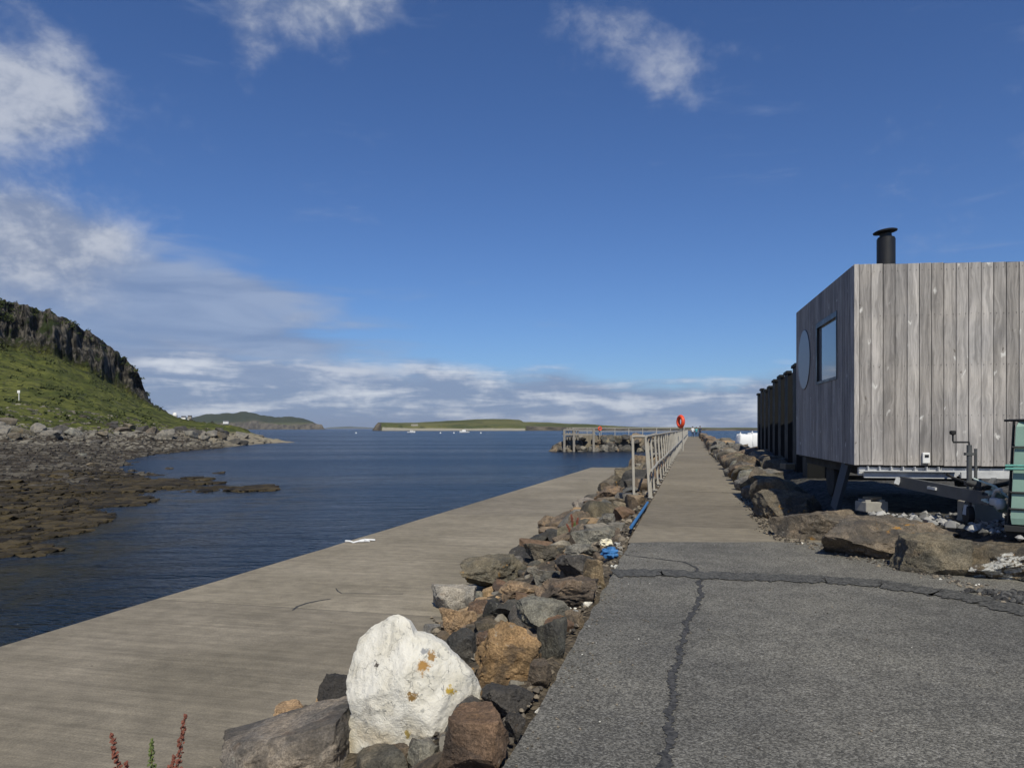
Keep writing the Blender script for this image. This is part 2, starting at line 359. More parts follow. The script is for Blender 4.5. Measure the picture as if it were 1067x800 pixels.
def m_terrain():
    """zone attribute: 0 weed, 1 pebble beach, 2 rocky rim, 3 grass, 4 cliff"""
    m, t = mat('coast'); p = t.pos(); zo = t.attr('zone')
    n1 = t.noise(p, .12, 7, .65, .5); n2 = t.noise(p, .9, 8, .68); n3 = t.noise(p, 5, 6, .7)
    zj = t.m('ADD', zo, t.m('MULTIPLY', t.m('SUBTRACT', n2, .5), .9))
    weed = t.mix(t.rng(n3, .3, .7), (.020, .015, .008), (.095, .072, .032))
    st = t.sep(t.vor(p, 2.6, 'F1', 'Color'))[0]
    peb = t.mix(st, (.026, .021, .015), (.090, .074, .054)); peb = t.mix(t.rng(t.noise(p, .5, 5), .58, .68), peb, (.19, .17, .13))
    rockc = t.mix(t.rng(zj, 1.75, 2.1), t.mix(t.rng(n2, .3, .7), (.022, .018, .014), (.095, .078, .058)), t.mix(t.rng(n2, .3, .7), (.08, .072, .06), (.27, .25, .21)))
    g = t.mix(t.rng(n1, .34, .66), (.056, .070, .016), (.135, .142, .036))
    g = t.mix(1.0, g, t.mix(t.rng(n2, .3, .7), (.55, .58, .6), (1.38, 1.36, 1.25)), 'MULTIPLY')
    g = t.mix(t.rng(t.noise(p, .35, 6, .7), .52, .60, 0, .75), g, (.030, .034, .014))
    g = t.mix(t.rng(t.noise(p, .7, 5, .7), .63, .68, 0, .75), g, (.17, .165, .14))
    cl = t.noise(t.vm('MULTIPLY', p, (.55, .55, .09)), 1.5, 9, .68)
    cliff = t.mix(t.rng(cl, .42, .60), (.018, .018, .018), (.150, .135, .115))
    cliff = t.mix(t.m('MULTIPLY', t.rng(t.noise(p, .22, 6, .65), .54, .6), .9), cliff, (.030, .044, .012))
    c = t.mix(t.rng(zj, .3, .6), weed, peb); c = t.mix(t.rng(zj, 1.35, 1.65), c, rockc)
    c = t.mix(t.rng(zj, 2.4, 2.6), c, g); c = t.mix(t.rng(zj, 3.4, 3.65), c, cliff)
    h = t.m('ADD', t.m('ADD', n2, t.m('MULTIPLY', n3, .4)), t.m('MULTIPLY', t.m('MULTIPLY', cl, 3.0), t.rng(zj, 3.4, 3.6)))
    x_, y_, z_ = t.sep(p); dx_ = t.m('ADD', x_, 52.0); dy_ = t.m('MULTIPLY', t.m('SUBTRACT', y_, 132.0), .6)
    sp = t.rng(t.m('ADD', t.m('SQRT', t.m('ADD', t.m('MULTIPLY', dx_, dx_), t.m('MULTIPLY', dy_, dy_))), t.m('MULTIPLY', t.m('SUBTRACT', n2, .5), 10.0)), 20.0, 12.0)
    c = t.mix(t.m('MULTIPLY', sp, t.m('MULTIPLY', t.rng(z_, 1.0, .2), .85)), c, (.30, .26, .19))
    wet = t.rng(zj, .3, 1.0, .75, .95)
    t.out(c, wet, t.bump(h, 1.0, .55), spec=.15); M['coast'] = m
    m, t = mat('far_land'); p = t.pos(); zo = t.attr('zone'); n1 = t.noise(p, .012, 8, .65); n2 = t.noise(p, .05, 6, .7)
    g = t.mix(t.rng(n1, .35, .65), (.062, .074, .026), (.14, .135, .05)); g = t.mix(t.rng(n2, .55, .65, 0, .7), g, (.035, .042, .02))
    zz = t.m('ADD', t.sep(p)[2], t.m('MULTIPLY', t.m('SUBTRACT', n1, .5), 24.0)); g = t.mix(t.rng(zz, 15, 26, 0, .85), g, (.030, .038, .018))
    zj = t.m('ADD', zo, t.m('MULTIPLY', t.m('SUBTRACT', n2, .5), .5))
    rk = t.mix(t.rng(t.noise(t.vm('MULTIPLY', p, (1, 1, .2)), .08, 6, .7), .35, .65), (.04, .036, .03), (.14, .12, .09))
    sand = (.27, .25, .20)
    c = t.mix(t.rng(zj, .4, .6), rk, sand); c = t.mix(t.rng(zj, 1.4, 1.6), c, g); c = t.mix(t.rng(zj, 2.5, 2.7), c, rk)
    t.out(c, .95, t.bump(n2, 1, 6), spec=.1); M['far_land'] = m
m_terrain()
def m_wood():
    m, t = mat('weathered_wood'); tc = t.n('ShaderNodeTexCoord').outputs['Object']; r = t.attr('rnd')
    x, y, z = t.sep(tc)
    xy = t.m('ADD', x, y); zz = t.m('ADD', z, t.m('MULTIPLY', r, 53.0))
    q = t.comb(t.m('MULTIPLY', xy, 26.0), t.m('MULTIPLY', zz, 1.3), r)
    warp = t.noise(t.comb(t.m('MULTIPLY', xy, 5.0), t.m('MULTIPLY', zz, 1.7), r), 1, 3)
    g1 = t.noise(t.vm('ADD', q, t.comb(t.m('MULTIPLY', warp, 5.0), 0.0, 0.0)), 1, 7, .65)
    g2 = t.noise(t.comb(t.m('MULTIPLY', xy, 150.0), t.m('MULTIPLY', zz, 3.0), r), 1, 4, .6)
    base = t.mix(r, (.262, .248, .238), (.425, .405, .390))
    c = t.mix(1.0, base, t.mix(t.rng(g1, .3, .7), (.66, .65, .64), (1.27, 1.25, 1.22)), 'MULTIPLY')
    c = t.mix(1.0, c, t.mix(t.rng(g2, .3, .7), (.84, .84, .84), (1.14, 1.14, 1.14)), 'MULTIPLY')
    c = t.mix(1.0, c, t.mix(t.rng(t.noise(tc, 1.3, 4), .3, .7), (.86, .87, .89), (1.12, 1.1, 1.07)), 'MULTIPLY')
    # growth-ring flares round the knots: pale chevrons
    kq = t.comb(t.m('MULTIPLY', xy, 7.0), t.m('MULTIPLY', zz, 2.5), t.m('MULTIPLY', r, 9.0))
    kq = t.vm('ADD', kq, t.vm('SCALE', t.noise(kq, 2.0, 4, .6, col=True), .55))
    kd = t.vor(kq, 1.0); kp = t.sep(t.vm('SUBTRACT', kq, t.vor(kq, 1.0, 'F1', 'Position')))[1]; ring = t.m('MULTIPLY', t.rng(kd, .12, .17), t.rng(kd, .27, .18))
    ring = t.m('MULTIPLY', ring, t.rng(kp, -.02, -.12)); br = t.m('MULTIPLY', ring, t.rng(t.noise(t.comb(t.m('MULTIPLY', xy, 9.0), t.m('MULTIPLY', zz, 7.0), r), 1, 3, .5), .42, .55))
    c = t.mix(t.m('MULTIPLY', br, .9), c, (.66, .64, .60))
    c = t.mix(t.rng(kd, .07, .045, 0, .7), c, (.09, .075, .062)); c = t.mix(t.rng(r, -.4, -.9), c, (.045, .04, .036))
    bh = t.m('ADD', t.m('MULTIPLY', g1, .5), t.m('MULTIPLY', g2, .5))
    t.out(c, .85, t.bump(bh, .35, .004), spec=.25); M['weathered_wood'] = m
m_wood()
simple('black_steel', (.012, .012, .013), .5, 0, 4, .4, .2)
simple('pile_steel', (.0065, .007, .0068), .7, 0, 3, .6, .4, .3)
simple('galvanised', (.50, .51, .52), .5, .15, 8, .35, .15)
simple('grey_steel', (.10, .105, .11), .55, .3, 8, .4, .2)
simple('rail_paint', (.34, .32, .28), .65, 0, 5, .4, .3)
simple('dark_void', (.02, .02, .021), .9, 0, 3, .3, .2)
simple('black_frame', (.012, .012, .013), .4, 0, 4, .2, .05)
simple('orange_plastic', (.72, .07, .02), .45, 0, 5, .15, .05)
simple('white_plastic', (.74, .74, .72), .55, 0, 5, .12, .2)
simple('bag_fabric', (.76, .76, .75), .8, 0, 3, .12, .6)
simple('tank_green', (.22, .34, .28), .5, 0, 3, .22, .15)
simple('rope_teal', (.14, .38, .32), .85, 0, 40, .4, .5)
simple('rope_white', (.52, .62, .56), .85, 0, 40, .3, .5)
simple('blue_plastic', (.035, .14, .33), .5, 0, 6, .3, .1)
simple('slate_paint', (.055, .075, .10), .7, 0, 8, .35, .3)
simple('rubber', (.018, .018, .018), .8, 0, 10, .3, .2)
simple('block_concrete', (.30, .285, .255), .9, 0, 12, .3, .5)
simple('raw_timber', (.26, .20, .13), .85, 0, 8, .35, .4)
simple('pier_timber', (.23, .21, .18), .85, 0, 4, .4, .4)
simple('boat_white', (.80, .80, .79), .4, 0, 1, .05, .02)
simple('boat_dark', (.03, .05, .09), .4, 0, 1, .1, .02)
simple('house_white', (.78, .77, .74), .8, 0, .3, .08, .1)
simple('house_stone', (.30, .28, .24), .9, 0, .5, .2, .2)
simple('slate_roof', (.06, .06, .065), .8, 0, .5, .2, .2)
simple('skin', (.45, .28, .2), .6, 0, 10, .1, .05)
simple('hair_dark', (.02, .015, .012), .7, 0, 20, .2, .1)
simple('cloth_white', (.72, .73, .74), .85, 0, 10, .1, .2)
simple('cloth_teal', (.05, .28, .32), .85, 0, 10, .2, .2)
simple('cloth_navy', (.02, .03, .055), .85, 0, 10, .2, .2)
simple('seed_red', (.17, .055, .034), .85, 0, 60, .5, .2)
simple('seed_green', (.10, .13, .035), .8, 0, 60, .4, .2)
simple('stem_brown', (.15, .08, .045), .8, 0, 60, .3, .2)
simple('leaf_dark', (.030, .045, .014), .8, 0, 2, .5, .2)
simple('cream_foam', (.68, .62, .46), .8, 0, 20, .2, .3)
def m_glass():
    m, t = mat('window_glass'); p = t.pos()
    t.out(t.mix(t.noise(p, 1.2, 3), (.16, .19, .21), (.24, .27, .30)), .03, spec=.9, ior=1.6); M['window_glass'] = m
    m, t = mat('frosted_glass'); p = t.pos()
    t.out(t.mix(t.noise(p, 9, 4), (.19, .21, .23), (.24, .26, .28)), .38, spec=.6); M['frosted_glass'] = m
m_glass()

# ------------------------------------------------------------------ geometry of the place
def slip_z(Y): return -0.68 - 0.011 * Y
def slip_s(Y): return -2.95 - 0.03 * max(0, Y - 12)        # where rocks meet the slipway
def at(s, Y): return s + TD * Y                            # lateral offset -> X
def bank_z(X, Y):
    s = X - TD * Y; s1 = slip_s(Y); zl = slip_z(Y) if Y < 50 else -1.9
    if Y > 50: s1 = -4.2
    k = min(1, max(0, (-.80 - s) / (-.80 - s1)))
    return -.04 + (zl - .02) * (k ** 1.15)
def hit(u, v, zf):
    """point where the line of sight through photo pixel (u, v) meets the surface z = zf(X, Y)"""
    tx, tz = (u - CU) / F, -(v - HV) / F; Y = 1.0
    while Y < 300:
        if H + tz * Y <= zf(tx * Y, Y): break
        Y += .01 + Y * .001
    return Vector((tx * Y, Y, H + tz * Y))

def grid_sheet(name, cols, rows, fn, mt):
    """sheet of cols x rows points given by fn(i, j)"""
    v = [fn(i, j) for i in range(cols) for j in range(rows)]
    f = [(i * rows + j, (i + 1) * rows + j, (i + 1) * rows + j + 1, i * rows + j + 1) for i in range(cols - 1) for j in range(rows - 1)]
    me = bpy.data.meshes.new(name); me.from_pydata(v, [], f); me.polygons.foreach_set('use_smooth', [True] * len(f))
    return tag(link(name, me, mt), kind='structure')
# water: rings out to the horizon
def water():
    na, rs = 180, [2.0]
    while rs[-1] < 32000: rs.append(rs[-1] * 1.09)
    v = [(r * math.cos(2 * math.pi * a / na), r * math.sin(2 * math.pi * a / na), WATER) for r in rs for a in range(na)]
    f = [(i * na + a, (i + 1) * na + a, (i + 1) * na + (a + 1) % na, i * na + (a + 1) % na) for i in range(len(rs) - 1) for a in range(na)]
    f.append(tuple(reversed(range(na))))
    me = bpy.data.meshes.new('sea'); me.from_pydata(v, [], f)
    import mathutils
    tag(link('sea', me, M['water']), kind='structure')
water()
# slipway
def slipway():
    ys = [-12 + 62 * i / 60 for i in range(61)]; mb = MB(); n = len(ys); vs = []
    for Y in ys:
        wob = .03 * fbm((Y * 1.2, 0, 3))
        for s, z in ((-6.9 + wob, -3.2), (-6.9 + wob, slip_z(Y) - .015), (-6.87 + wob, slip_z(Y)), (-5.5, slip_z(Y) + .004), (-3.4, slip_z(Y)), (-1.0, slip_z(Y)), (-1.0, -3.2)):
            Yc = Y
            vs.append((at(s, Yc), Yc, z))
    fs = [(i * 7 + k, i * 7 + k + 1, (i + 1) * 7 + k + 1, (i + 1) * 7 + k) for i in range(n - 1) for k in range(6)]
    fs.append(tuple((n - 1) * 7 + k for k in range(7)))
    mb.add(vs, fs); tag(mb.build('slipway', M['slip_concrete']), kind='structure')
slipway()
# pier path (concrete) and asphalt apron
mb = MB(); L0, L1 = 9.05, 134.0
mb.add([(at(-.80, L0), L0, .0), (at(1.6, L0), L0, .0), (at(1.6, L1), L1, .0), (at(-.80, L1), L1, .0),
        (at(-.80, L0), L0, -3), (at(1.6, L0), L0, -3), (at(1.6, L1), L1, -3), (at(-.80, L1), L1, -3)],
       [(0, 1, 2, 3), (0, 3, 7, 4), (1, 5, 6, 2), (3, 2, 6, 7)])
tag(mb.build('pier_path', M['path_concrete']), kind='structure')
def apron():
    random.seed(3)
    left = [(at(-.77 + .035 * fbm((y * 3.1, 1, 0)), y), y) for y in [-12 + .12 * i for i in range(176)]]
    far = [(at(-.77, 9.06) + .35 * i, 9.06 + .05 * fbm((i * .9, 7, 0)) - .004 * i) for i in range(1, 9)]
    poly = left + far + [(4.6, 9.05), (5.5, 7), (18, 6.5), (18, -12)]
    mb = MB(); mb.prism(poly, -.12, .012); o = mb.build('asphalt_apron', M['asphalt']); tag(o, kind='structure')
apron()
def ribbon(name, pts, w, mt, z=.016, seed=0, fray=.5):
    """irregular strip along px points on level ground"""
    P = []
    for (u, v) in pts:
        Y = F * (H - z) / (v - HV); P.append(Vector(((u - CU) / F * Y, Y, 0)))
    Q = []
    for a, b in zip(P[:-1], P[1:]):
        k = max(2, int((b - a).length / .012)); Q += [a.lerp(b, i / k) for i in range(k)]
    Q.append(P[-1]); vs = []
    for i, p in enumerate(Q):
        d = (Q[min(i + 1, len(Q) - 1)] - Q[max(i - 1, 0)]).normalized(); nn = Vector((-d.y, d.x, 0))
        wob = nn * (min(w, .06) * .8 * fbm((p.x * 2.5, p.y * 2.5, seed)))
        for sg, k in ((-1, 11), (1, 23)):
            ww = w * (.5 + fray * fbm((p.x * 9, p.y * 9, k + seed)) + (.55 if w < .1 else .12) * fbm((p.x * 45, p.y * 45, k)))
            vs.append(p + wob + nn * sg * max(.1 * w, ww) + Vector((0, 0, z)))
    mb = MB(); mb.add(vs, [(2 * i, 2 * i + 1, 2 * i + 3, 2 * i + 2) for i in range(len(Q) - 1)])
    return tag(mb.build(name, mt), kind='structure')
ribbon('crack_seal', [(731, 604), (729, 625), (716, 650), (706, 680), (702, 705), (698, 740), (697, 770), (694, 800), (692, 840)], .036, M['tar'], .0165, 1, .8)
ribbon('crack_seal', [(648, 577), (668, 580), (690, 582), (712, 585), (726, 592), (731, 603)], .022, M['tar'], .017, 2, .6)
ribbon('trench_patch', [(640, 597), (690, 596), (740, 599), (800, 601), (860, 603), (920, 608), (980, 616), (1030, 626), (1080, 640)], .34, M['trench'], .020, 5, .22)
ribbon('damp_stain', [(712, 511.5), (735, 512), (752, 513), (775, 513.5)], .16, M['path_concrete'], .004, 8, .4)
# slip cracks
def slip_crack(pts, w):
    P = [hit(u, v, lambda X, Y: slip_z(Y)) + Vector((0, 0, .006)) for u, v in pts]; vs = []
    for i, p in enumerate(P):
        d = (P[min(i + 1, len(P) - 1)] - P[max(i - 1, 0)]).normalized(); nn = Vector((-d.y, d.x, 0))
        ww = w * (.5 + .5 * math.sin(math.pi * (i + .3) / len(P)))
        vs += [p - nn * ww, p + nn * ww]
    mb = MB(); mb.add(vs, [(2 * i, 2 * i + 1, 2 * i + 3, 2 * i + 2) for i in range(len(P) - 1)])
    tag(mb.build('slipway_crack', M['tar']), kind='structure')
slip_crack([(305, 636), (310, 632), (320, 628.5), (332, 626), (345, 624)], .022)
slip_crack([(350, 613), (352, 616), (356, 618.5), (420, 619)], .012)
# bank of soil and small stones under the rocks
def bank():
    ny, ns = 260, 14
    def fn(i, j):
        Y = -6 + 142 * (i / ny) ** 1.7; k = j / (ns - 1)
        s1 = slip_s(Y) if Y < 50 else -4.6
        s = -.70 + (s1 + .05 + .70) * k; X = at(s, Y)
        z = bank_z(X, Y) + (.09 * fbm((X * 1.8, Y * 1.8, 5)) if 0 < j < ns - 1 else -.03)
        return (X, Y, z - (.02 if j == 0 else 0))
    grid_sheet('rubble_bank', ny + 1, ns, fn, M['bank_soil'])
bank()
# raised gravel yard on the right
KERB = [(4.9, 4.6), (4.75, 6.0), (4.55, 7.2), (4.25, 8.4), (4.05, 9.4)]
def yard_left(Y):
    if Y > 9.4: return at(1.75, Y)
    for (x0, y0), (x1, y1) in zip(KERB[:-1], KERB[1:]):
        if y0 <= Y <= y1: return x0 + (x1 - x0) * (Y - y0) / (y1 - y0)
    return 4.9 if Y > 4 else 4.9 + (4.6 - Y) * 1.2
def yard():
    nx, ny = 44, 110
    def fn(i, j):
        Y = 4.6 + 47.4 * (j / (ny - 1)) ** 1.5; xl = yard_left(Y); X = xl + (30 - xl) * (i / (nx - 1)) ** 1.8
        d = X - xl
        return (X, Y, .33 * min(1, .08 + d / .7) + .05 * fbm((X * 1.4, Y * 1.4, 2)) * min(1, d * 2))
    grid_sheet('gravel_yard', nx, ny, fn, M['shade_dark_gravel'])
    # outer face of the yard, down to the sea
    mb = MB(); mb.add([(at(1.5, 52), 52, .32), (30, 52, .32), (30, 53, -3), (at(1.5, 53), 53, -3)], [(0, 1, 2, 3)])
    tag(mb.build('yard_edge', M['bank_soil']), kind='structure')
yard()

# ------------------------------------------------------------------ coast on the left
def loft(name, cols, segs, fine, mt, disp, zones, kind='structure', zmod=None):
    """cols: list of (u, [(Y, z)...]) control columns; segs: rows per interval; zones: zone value per control row"""
    us = [c[0] for c in cols]; n = len(cols[0][1])
    A = np.array([[p for p in c[1]] for c in cols], float)          # col, row, (Y, z)
    U = np.array(fine); v, zn = [], []
    rowsY = np.stack([np.interp(U, us, A[:, r, 0]) for r in range(n)], 1)
    rowsZ = np.stack([np.interp(U, us, A[:, r, 1]) for r in range(n)], 1)
    idx = [(r, k / segs[r]) for r in range(n - 1) for k in range(segs[r])] + [(n - 1, 0)]
    for i, u in enumerate(U):
        for r, k in idx:
            r2 = min(r + 1, n - 1); Y = rowsY[i, r] * (1 - k) + rowsY[i, r2] * k; z = rowsZ[i, r] * (1 - k) + rowsZ[i, r2] * k
            zo = zones[r] * (1 - k) + zones[r2] * k; X = (u - CU) / F * Y
            if zmod: zo = zmod(u, r + k, zo)
            X, Y, z = disp(X, Y, z, zo, r + k); v.append((X, Y, z)); zn.append(zo)
    m_ = len(idx); f = [(i * m_ + j, i * m_ + j + 1, (i + 1) * m_ + j + 1, (i + 1) * m_ + j) for i in range(len(U) - 1) for j in range(m_ - 1)]
    f = [tuple(reversed(q)) for q in f]
    me = bpy.data.meshes.new(name); me.from_pydata(v, [], f); a = me.attributes.new('zone', 'FLOAT', 'POINT'); a.data.foreach_set('value', zn)
    me.polygons.foreach_set('use_smooth', [True] * len(f)); o = link(name, me, mt); return tag(o, kind=kind), v
COAST = [  # sea floor, weed edge, weed, beach, beach, rocky rim, rim top, grass, grass, cliff foot, cliff top, plateau, back
 (-900, [(3, -2.6), (5, -1.5), (8, -1.2), (20, -.7), (40, .0), (52, .8), (58, 1.7), (70, 5), (95, 14), (120, 26), (125, 42), (160, 45), (500, 60)]),
 (-200, [(7, -2.6), (11, -1.5), (14, -1.25), (28, -.8), (50, -.1), (65, .6), (72, 1.6), (88, 4.2), (120, 12), (150, 25), (156, 39), (200, 41), (500, 45)]),
 (0,    [(8, -2.6), (14, -1.45), (17.5, -1.25), (32, -.8), (56, -.2), (73, .45), (80, 1.2), (98, 3.4), (130, 9.5), (164, 19.4), (170, 31.1), (210, 32), (500, 20)]),
 (30,   [(9, -2.6), (15, -1.45), (19, -1.27), (33, -.85), (58, -.25), (76, .4), (84, 1.1), (101, 3.1), (133, 9.0), (168, 19.2), (174, 30.4), (215, 30), (500, 16)]),
 (60,   [(10, -2.6), (16, -1.45), (21, -1.28), (36, -.9), (62, -.3), (80, .35), (88, 1.0), (104, 2.8), (138, 8.6), (174, 18.3), (180, 29.3), (220, 28), (500, 10)]),
 (100,  [(14, -2.6), (20, -1.45), (27, -1.3), (42, -1.15), (66, -.5), (84, .3), (93, 1.0), (108, 2.4), (145, 7.4), (184, 14.4), (190, 25.4), (225, 22), (480, 5)]),
 (130,  [(17, -2.6), (24, -1.42), (30, -1.31), (43, -1.36), (62, -1.45), (88, .15), (99, .9), (115, 2.1), (152, 6.0), (194, 11.4), (199, 20.8), (230, 17), (450, 0)]),
 (147,  [(18, -2.6), (26, -1.42), (32, -1.31), (42, -1.37), (68, -1.55), (90, .08), (102, .85), (118, 1.9), (155, 4.9), (196, 8.6), (200, 15.6), (231, 11), (430, -1)]),
 (155,  [(19, -2.6), (27, -1.42), (33, -1.31), (41, -1.38), (72, -1.6), (92, .0), (104, .8), (120, 1.8), (156, 4.4), (196, 8.2), (204, 9.0), (232, 8), (420, -2)]),
 (185,  [(21, -2.6), (29, -1.41), (33, -1.31), (39, -1.38), (82, -1.75), (98, -.2), (112, .7), (130, 1.6), (160, 2.8), (190, 4.1), (206, 4.4), (232, 4), (380, -3)]),
 (230,  [(25, -2.6), (31.5, -1.42), (34, -1.32), (37, -1.40), (98, -1.8), (112, -.6), (126, .3), (140, 1.1), (160, 1.7), (176, 2.0), (190, 2.1), (215, 1.6), (320, -3)]),
 (262,  [(27, -2.6), (32, -1.43), (34.5, -1.33), (36.5, -1.42), (118, -2.0), (130, -1.1), (140, -.4), (150, .1), (158, .3), (166, .3), (174, .0), (190, -1.0), (260, -3)]),
 (284,  [(28, -2.6), (32.5, -1.44), (34.8, -1.40), (36.5, -1.46), (128, -2.2), (139, -1.5), (146, -1.15), (151, -1.0), (156, -1.05), (161, -1.2), (167, -1.6), (180, -2.4), (240, -3)]),
 (325,  [(30, -2.6), (33, -1.5), (35, -1.52), (36.5, -1.6), (132, -2.6), (141, -2.5), (147, -2.5), (152, -2.5), (156, -2.5), (161, -2.5), (167, -2.5), (180, -2.6), (240, -3)]),
 (360,  [(30, -2.8), (33, -2.5), (35, -2.4), (36.5, -2.5), (132, -2.8), (141, -2.8), (147, -2.8), (152, -2.8), (156, -2.8), (161, -2.8), (167, -2.8), (180, -2.8), (240, -3)])]
def coast_disp(X, Y, z, zo, row):
    p = (X, Y, 0)
    if row < 3.0: z += .11 * fbm((X * .45, Y * .45, 1), 4) + .06 * fbm((X * 2.2, Y * 2.2, 6), 3) - .02
    elif row < 5.0: z += .26 * fbm((X * .35, Y * .35, 1), 5)
    elif row < 7.0:
        z += .55 * fbm((X * .22, Y * .22, 4), 5) + .35 * abs(fbm((X * .8, Y * .8, 2), 3))
    elif row < 9.0: z += 1.0 * fbm((X * .07, Y * .07, 4), 5) + .25 * fbm((X * .5, Y * .5, 9), 3)
    if 8.6 < row < 10.6:
        a = math.atan2(X, Y) * 57.3; k = 1 - abs(row - 9.6)
        fl = fbm((a * .55, z * .05, 2), 4) * 9 + fbm((a * 2.0, z * .09, 7), 4) * 4 + 2.2 * abs(fbm((a * 4.5, z * .12, 9), 3))
        steps = 2.0 * abs(fbm((z * .25, a * .3, 5), 3))
        m_ = Vector((X, Y, 0)).normalized() * (fl + steps) * max(.25, k); X += m_.x; Y += m_.y
        z += 1.1 * fbm((a * 2.2, 0, 3), 4) * min(1, max(0, row - 9.2)) * 1.4
    return X, Y, z
for u_, P_ in COAST:
    if -300 < u_ < 250:
        for q in (5, 6): P_[q] = (P_[q][0], P_[q][1] - (.5 if u_ < 140 else .2))
        P_[7] = (P_[7][0] - 8, P_[7][1] * .42)
fineu = list(np.arange(-900, -40, 12.0)) + list(np.arange(-40, 362, 1.3))
coast, cv = loft('coast_hill', COAST, [4, 10, 14, 22, 22, 14, 14, 16, 20, 26, 8, 4], fineu, M['coast'], coast_disp,
                 [0, 0, .25, .7, 1.0, 1.65, 2.25, 2.95, 3, 3.42, 4.15, 3.0, 3])
def coast_pt(u, Yt):
    """point of the coast mesh nearest (by sampling) to column u at distance Yt"""
    m_ = len(cv) // len(fineu); i = min(range(len(fineu)), key=lambda k: abs(fineu[k] - u))
    return Vector(min(cv[i * m_:(i + 1) * m_], key=lambda p: abs(p[1] - Yt)))

# far headland, island, land to the right
def far_disp(amp, fr):
    def d(X, Y, z, zo, row):
        if 0.5 < row < 4.5: z += amp * fbm((X * fr, Y * fr, 3), 5) * min(1, max(0, z / 6))
        return X, Y, z
    return d
def strip(name, sil, Y0, depth, cliffy, amp, fr, sandy=False):
    cols = []
    for u, v, c in sil:
        zt = H + (HV - v) / F * (Y0 + depth * .5)
        zc = max(-1, zt * c)
        cols.append((u, [(Y0, -3), (Y0 + depth * .02, -.6), (Y0 + depth * .03, .2 if zt > 1.5 else -.5), (Y0 + depth * .05, max(.8, zc) if zt > 1.5 else -.4), (Y0 + depth * .5, zt), (Y0 + depth, zt * .4), (Y0 + depth * 1.1, -3)]))
    loft(name, cols, [1, 2, 3, 4, 12, 6, 1], list(np.arange(sil[0][0], sil[-1][0] + .1, 1.5)), M['far_land'], far_disp(amp, fr), [0.0, 1.0, 1.0, 2.3, 2, 2, 2] if sandy else [2.9, 2.9, 2.9, 2.65, 2, 2, 2], zmod=(lambda u, r, z: z if r >= 3.2 or 398 < u < 548 else 2.9) if sandy else None)
strip('far_headland', [(60, 446, .3), (150, 438, .3), (190, 434, .3), (205, 433, .3), (235, 430.5, .3), (262, 431, .32), (285, 433.5, .35), (300, 434, .4), (315, 437, .55), (328, 441, .85), (335, 443, .95), (338, 446.5, .9), (341, 449, .9)], 2300, 650, False, 13, .010)
strip('far_headland', [(330, 447.5, .2), (345, 445.2, .2), (365, 444.2, .2), (385, 445, .2), (410, 447, .2)], 9000, 900, False, 5, .002)
strip('low_island', [(388, 449, .9), (391, 443.5, .9), (394, 440.5, .92), (400, 440, .8), (430, 439.8, .4), (460, 439, .35), (480, 438, .3), (497, 436.6, .3), (525, 436.5, .3), (542, 437, .3), (545, 439.2, .35), (575, 440, .3), (605, 441.5, .3), (640, 443.5, .3), (680, 445, .3), (760, 445.5, .3), (900, 445, .3), (1200, 443, .3), (1500, 444, .3)], 960, 260, False, 1.2, .02, True)

# ------------------------------------------------------------------ rocks
def rock_mesh(seed, sub=4, cuts=11, rough=.10):
    rnd = random.Random(seed); bm = bmesh.new(); bmesh.ops.create_icosphere(bm, subdivisions=sub, radius=1.25)
    planes = []
    for k in range(cuts):
        n = Vector((rnd.gauss(0, 1), rnd.gauss(0, 1), rnd.gauss(0, .8))).normalized(); planes.append((n, rnd.uniform(.55, .95)))
    planes += [(Vector((rnd.uniform(-.2, .2), rnd.uniform(-.2, .2), 1)).normalized(), rnd.uniform(.6, .8)), (Vector((0, 0, -1)), .8)]
    off = Vector((seed * 3.7, seed * 1.3, seed * 2.1))
    for v in bm.verts:
        p = v.co.copy()
        for _ in range(2):
            for n, d in planes:
                k = p.dot(n) - d
                if k > 0: p -= n * k * .985
        q = p.normalized()
        p += q * (rough * .8 * fbm(p * 1.1 + off, 4) + rough * .42 * fbm(p * 4.5 + off, 6) + (rough * .30 * (abs(fbm(p * 9 + off, 5)) - .15) if sub > 4 else 0))
        v.co = p
    lo = [min(v.co[i] for v in bm.verts) for i in range(3)]; hi = [max(v.co[i] for v in bm.verts) for i in range(3)]
    for v in bm.verts:
        v.co = Vector([(v.co[i] - (lo[i] + hi[i]) / 2) / ((hi[i] - lo[i]) / 2) for i in range(3)])
    me = bpy.data.meshes.new('rock'); bm.to_mesh(me); bm.free(); me.polygons.foreach_set('use_smooth', [True] * len(me.polygons))
    try: me.set_sharp_from_angle(angle=R(30))
    except Exception: pass
    me.materials.append(M['rock']); return me
RUB = []       # (mesh, matrix, rnd) of the many small and distant rocks, built as one object at the end
def rubble(me, c, dims, rot, rnd, tint=None):
    from mathutils import Euler
    RUB.append((me, Matrix.Translation(c) @ Euler(rot).to_matrix().to_4x4() @ Matrix.Diagonal((dims[0] / 2, dims[1] / 2, dims[2] / 2, 1)), rnd.random() if tint is None else rnd.choice(tint)))
BIG = [rock_mesh(10 + k, 6, 11 + k % 6, .10 + .03 * (k % 3)) for k in range(12)]
SMALL = [rock_mesh(40 + k, 3, 8 + k % 4, .08) for k in range(8)]
MID = [rock_mesh(70 + k, 4, 9 + k % 5, .09) for k in range(10)]
TINT = {'brown': (.168, .132, .096), 'rust': (.155, .105, .072), 'tan': (.30, .215, .13), 'orange': (.28, .185, .105), 'dark': (.070, .067, .063), 'grey': (.185, .175, .155), 'lightgrey': (.26, .25, .225), 'olive': (.150, .130, .100), 'white': (.62, .61, .57), 'slab': (.215, .195, .16), 'umber': (.150, .128, .100)}
